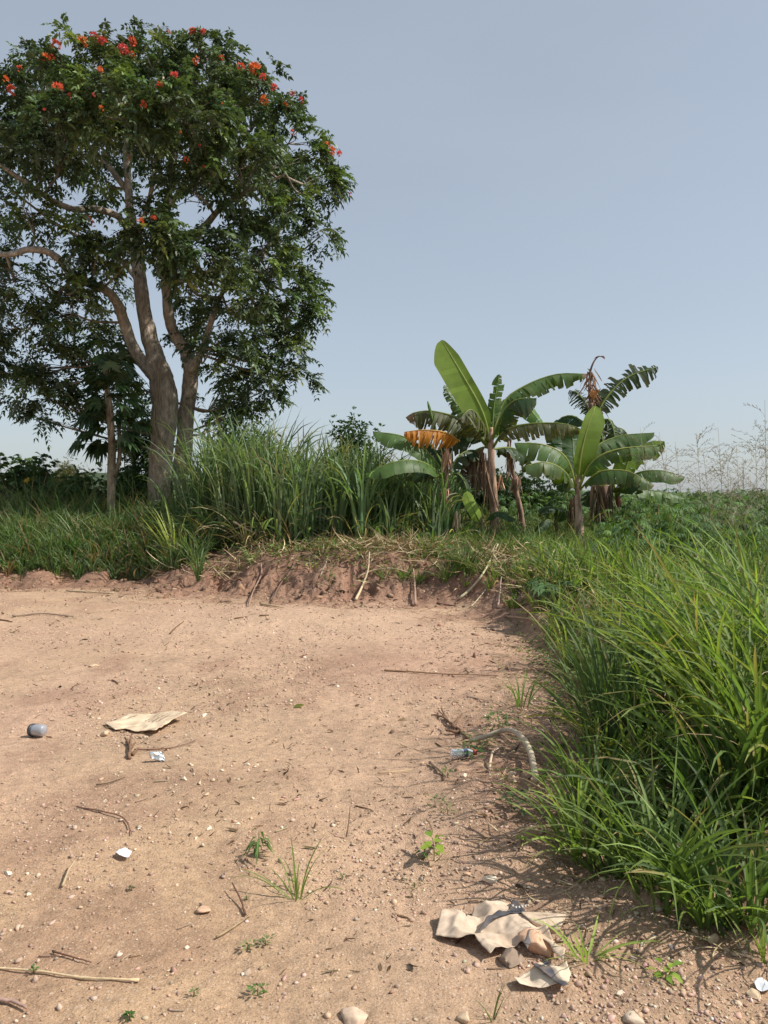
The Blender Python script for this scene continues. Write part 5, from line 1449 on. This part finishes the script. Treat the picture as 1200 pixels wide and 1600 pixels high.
# cardboard
g0 = G(230, 1135)
cb = root('cardboard_piece', g0, 'torn flat piece of tan cardboard with faint printing, left of centre', 'cardboard')
def cbh(x, y): return np.clip((x - G(225, 1135)[0]) * .16, 0, .05)
sheet('board', [(163, 1134), (185, 1128), (200, 1121), (222, 1119), (262, 1120), (292, 1127), (268, 1138), (243, 1151), (232, 1148), (215, 1147), (195, 1143), (180, 1144)], cb, (.62, .49, .34), 40, .008, 5, .014, hf=cbh, thick=.005, seed=6)
for k, (a, b_, c_, d_) in enumerate([(238, 1136, 262, 1125), (232, 1135, 256, 1124), (227, 1133, 250, 1123), (244, 1138, 266, 1128), (200, 1128, 214, 1124)]):
    n_ = 9; pts = np.array([G(a + (c_ - a) * t, b_ + (d_ - b_) * t) for t in np.linspace(0, 1, n_)])
    pts[:, 2] = terr(pts[:, 0], pts[:, 1]) + .0275 + cbh(pts[:, 0], pts[:, 1])
    mb = MB(); tube(mb, pts, np.array([.0026, .001, .0030, .0024, .0012, .0028, .0026, .001, .002]), (.26, .18, .12), 4, 1); mb.build('printed_line', M_paper, cb)
mb = MB()   # corrugated torn edge
for k in range(26):
    t = k / 25; p0 = G(166 + 30 * t, 1138 + 7 * t); tube(mb, np.array([p0 + [0, 0, .004], p0 + [rng.normal(0, .004), -.012, .016]]), np.array([.0035, .002]), (.40, .28, .18), 4, 1)
mb.build('torn_edge', M_paper, cb)

# plastics
def plasticmat(name, col, rough, trans=0.0, metal=0.0):
    m, t = nodemat(name); L = t.links.new
    o = N_(t, 'ShaderNodeOutputMaterial'); p = N_(t, 'ShaderNodeBsdfPrincipled', Roughness=rough, Metallic=metal)
    tc = N_(t, 'ShaderNodeTexCoord'); nz = N_(t, 'ShaderNodeTexNoise', Scale=60.0, Detail=4.0); L(tc.outputs['Object'], nz.inputs['Vector'])
    rp = N_(t, 'ShaderNodeMix', data_type='RGBA'); L(nz.outputs['Fac'], rp.inputs[0])
    rp.inputs[6].default_value = (*[c * .75 for c in col], 1); rp.inputs[7].default_value = (*[min(1, c * 1.2) for c in col], 1)
    L(rp.outputs[2], p.inputs['Base Color']); p.inputs['Transmission Weight'].default_value = trans
    bp = N_(t, 'ShaderNodeBump', Strength=.2, Distance=.003); L(nz.outputs['Fac'], bp.inputs['Height']); L(bp.outputs[0], p.inputs['Normal'])
    L(p.outputs[0], o.inputs[0]); return m


M_clear = plasticmat('clear_plastic', (.75, .80, .85), .25, .55)
M_dark = plasticmat('dark_plastic', (.04, .04, .045), .4)
M_foil = plasticmat('foil', (.75, .78, .78), .32, 0, .6)
M_white = plasticmat('white_plastic', (.82, .84, .88), .45)
M_red = plasticmat('red_plastic', (.45, .09, .05), .4)
M_grey = plasticmat('grey_plastic', (.32, .33, .36), .35, .2)


def lathe(name, prof, mat, parent, c, axis_, sides=22):
    axis_ = norm(axis_); e1 = norm(np.cross(axis_, [0, 0, 1.])); e2 = np.cross(e1, axis_)
    th = np.arange(sides) / sides * 6.28318; V = []
    for (t, r) in prof:
        V.append(c + axis_ * t + (e1 * np.cos(th)[:, None] + e2 * np.sin(th)[:, None]) * r)
    V = np.concatenate(V); n = len(prof)
    i = np.arange(n - 1)[:, None]; j = np.arange(sides)[None]
    F = np.stack([i * sides + j, i * sides + (j + 1) % sides, (i + 1) * sides + (j + 1) % sides, (i + 1) * sides + j], -1).reshape(-1, 4)
    mb = MB(); mb.add(V, F, (.5, .5, .5)); return mb.build(name, mat, parent, True)


g = G(62, 1152); ax_ = np.array([.95, -.25, .05])
bt = root('plastic_cup', g, 'small dark rimmed clear plastic cup lying on its side at the left', 'plastic cup')
c = g + np.array([-.055, .01, .045])
lathe('cup', [(0, .001), (0, .030), (.004, .034), (.03, .037), (.06, .039), (.088, .037), (.098, .027), (.10, .001)], M_grey, bt, c, ax_)
lathe('rim', [(-.006, .030), (-.008, .040), (.008, .043), (.010, .036)], M_dark, bt, c, ax_)
g = G(712, 1186)
bt = root('plastic_bottle', g, 'clear crushed plastic bottle with blue and red cap among the weeds', 'bottle')
c = g + np.array([-.03, .0, .03]); ax_ = np.array([1, .12, .02])
lathe('body', [(0, .001), (.002, .02), (.008, .027), (.03, .022), (.05, .028), (.08, .022), (.10, .025), (.12, .018), (.135, .011)], M_clear, bt, c, ax_)
lathe('label', [(.078, .0245), (.09, .025), (.10, .0265)], plasticmat('blue_label', (.10, .13, .22), .4), bt, c, ax_)
lathe('cap', [(.135, .012), (.135, .016), (.155, .016), (.156, .001)], M_red, bt, c, ax_)
# crushed silver wrapper
def crushed(name, px, py, r, mat, label, cat, flat=.7, colv=(.7, .7, .7), seed=3):
    g = G(px, py); lr = np.random.default_rng(seed)
    bm = bmesh.new(); bmesh.ops.create_icosphere(bm, subdivisions=3, radius=1)
    V = np.array([v.co[:] for v in bm.verts]); F = np.array([[v.index for v in f.verts] for f in bm.faces]); bm.free()
    for _ in range(16):
        n_ = norm(lr.normal(0, 1, 3)); dd = lr.uniform(.35, .75); ex = np.clip(V @ n_ - dd, 0, None); V = V - np.outer(ex * 1.5, n_)
    V = V * (1 + .12 * lr.normal(0, 1, (len(V), 1))) * r * np.array([1.1, .8, flat])
    mb = MB(); mb.add(V + g + [0, 0, r * flat * .6], F, colv)
    return tag(mb.build(name, mat, origin=g), label, cat)
crushed('foil_wrapper', 249, 1190, .05, M_foil, 'crushed silver foil wrapper beyond the cluster of pale stones', 'wrapper', .9)
g0 = G(193, 1342)
sc = sheet('paper_scrap', [(180, 1341), (186, 1334), (196, 1333), (206, 1340), (200, 1346), (190, 1347)], None, (.85, .88, .92), 14, .012, 20, .014, seed=7, mat=M_white)
tag(sc, 'small bright white scrap of paper lying on the open earth at left', 'paper scrap')
sc = sheet('plastic_scrap', [(1178, 1545), (1190, 1538), (1210, 1545), (1205, 1556), (1185, 1555)], None, (.5, .5, .52), 10, .01, 20, .012, seed=8, mat=M_white)
tag(sc, 'white and black scrap of plastic at the lower right edge', 'plastic scrap')
g = G(460, 1106); mb = MB()
blades(mb, (g + [0, 0, .01])[None], np.array([0.]), .075, .05, 1.4, .1, np.array([[.13, .14, .03]]), 5)
tag(mb.build('fallen_leaf', M_leaf, origin=g), 'single olive green fallen leaf in the middle of the plot', 'leaf')
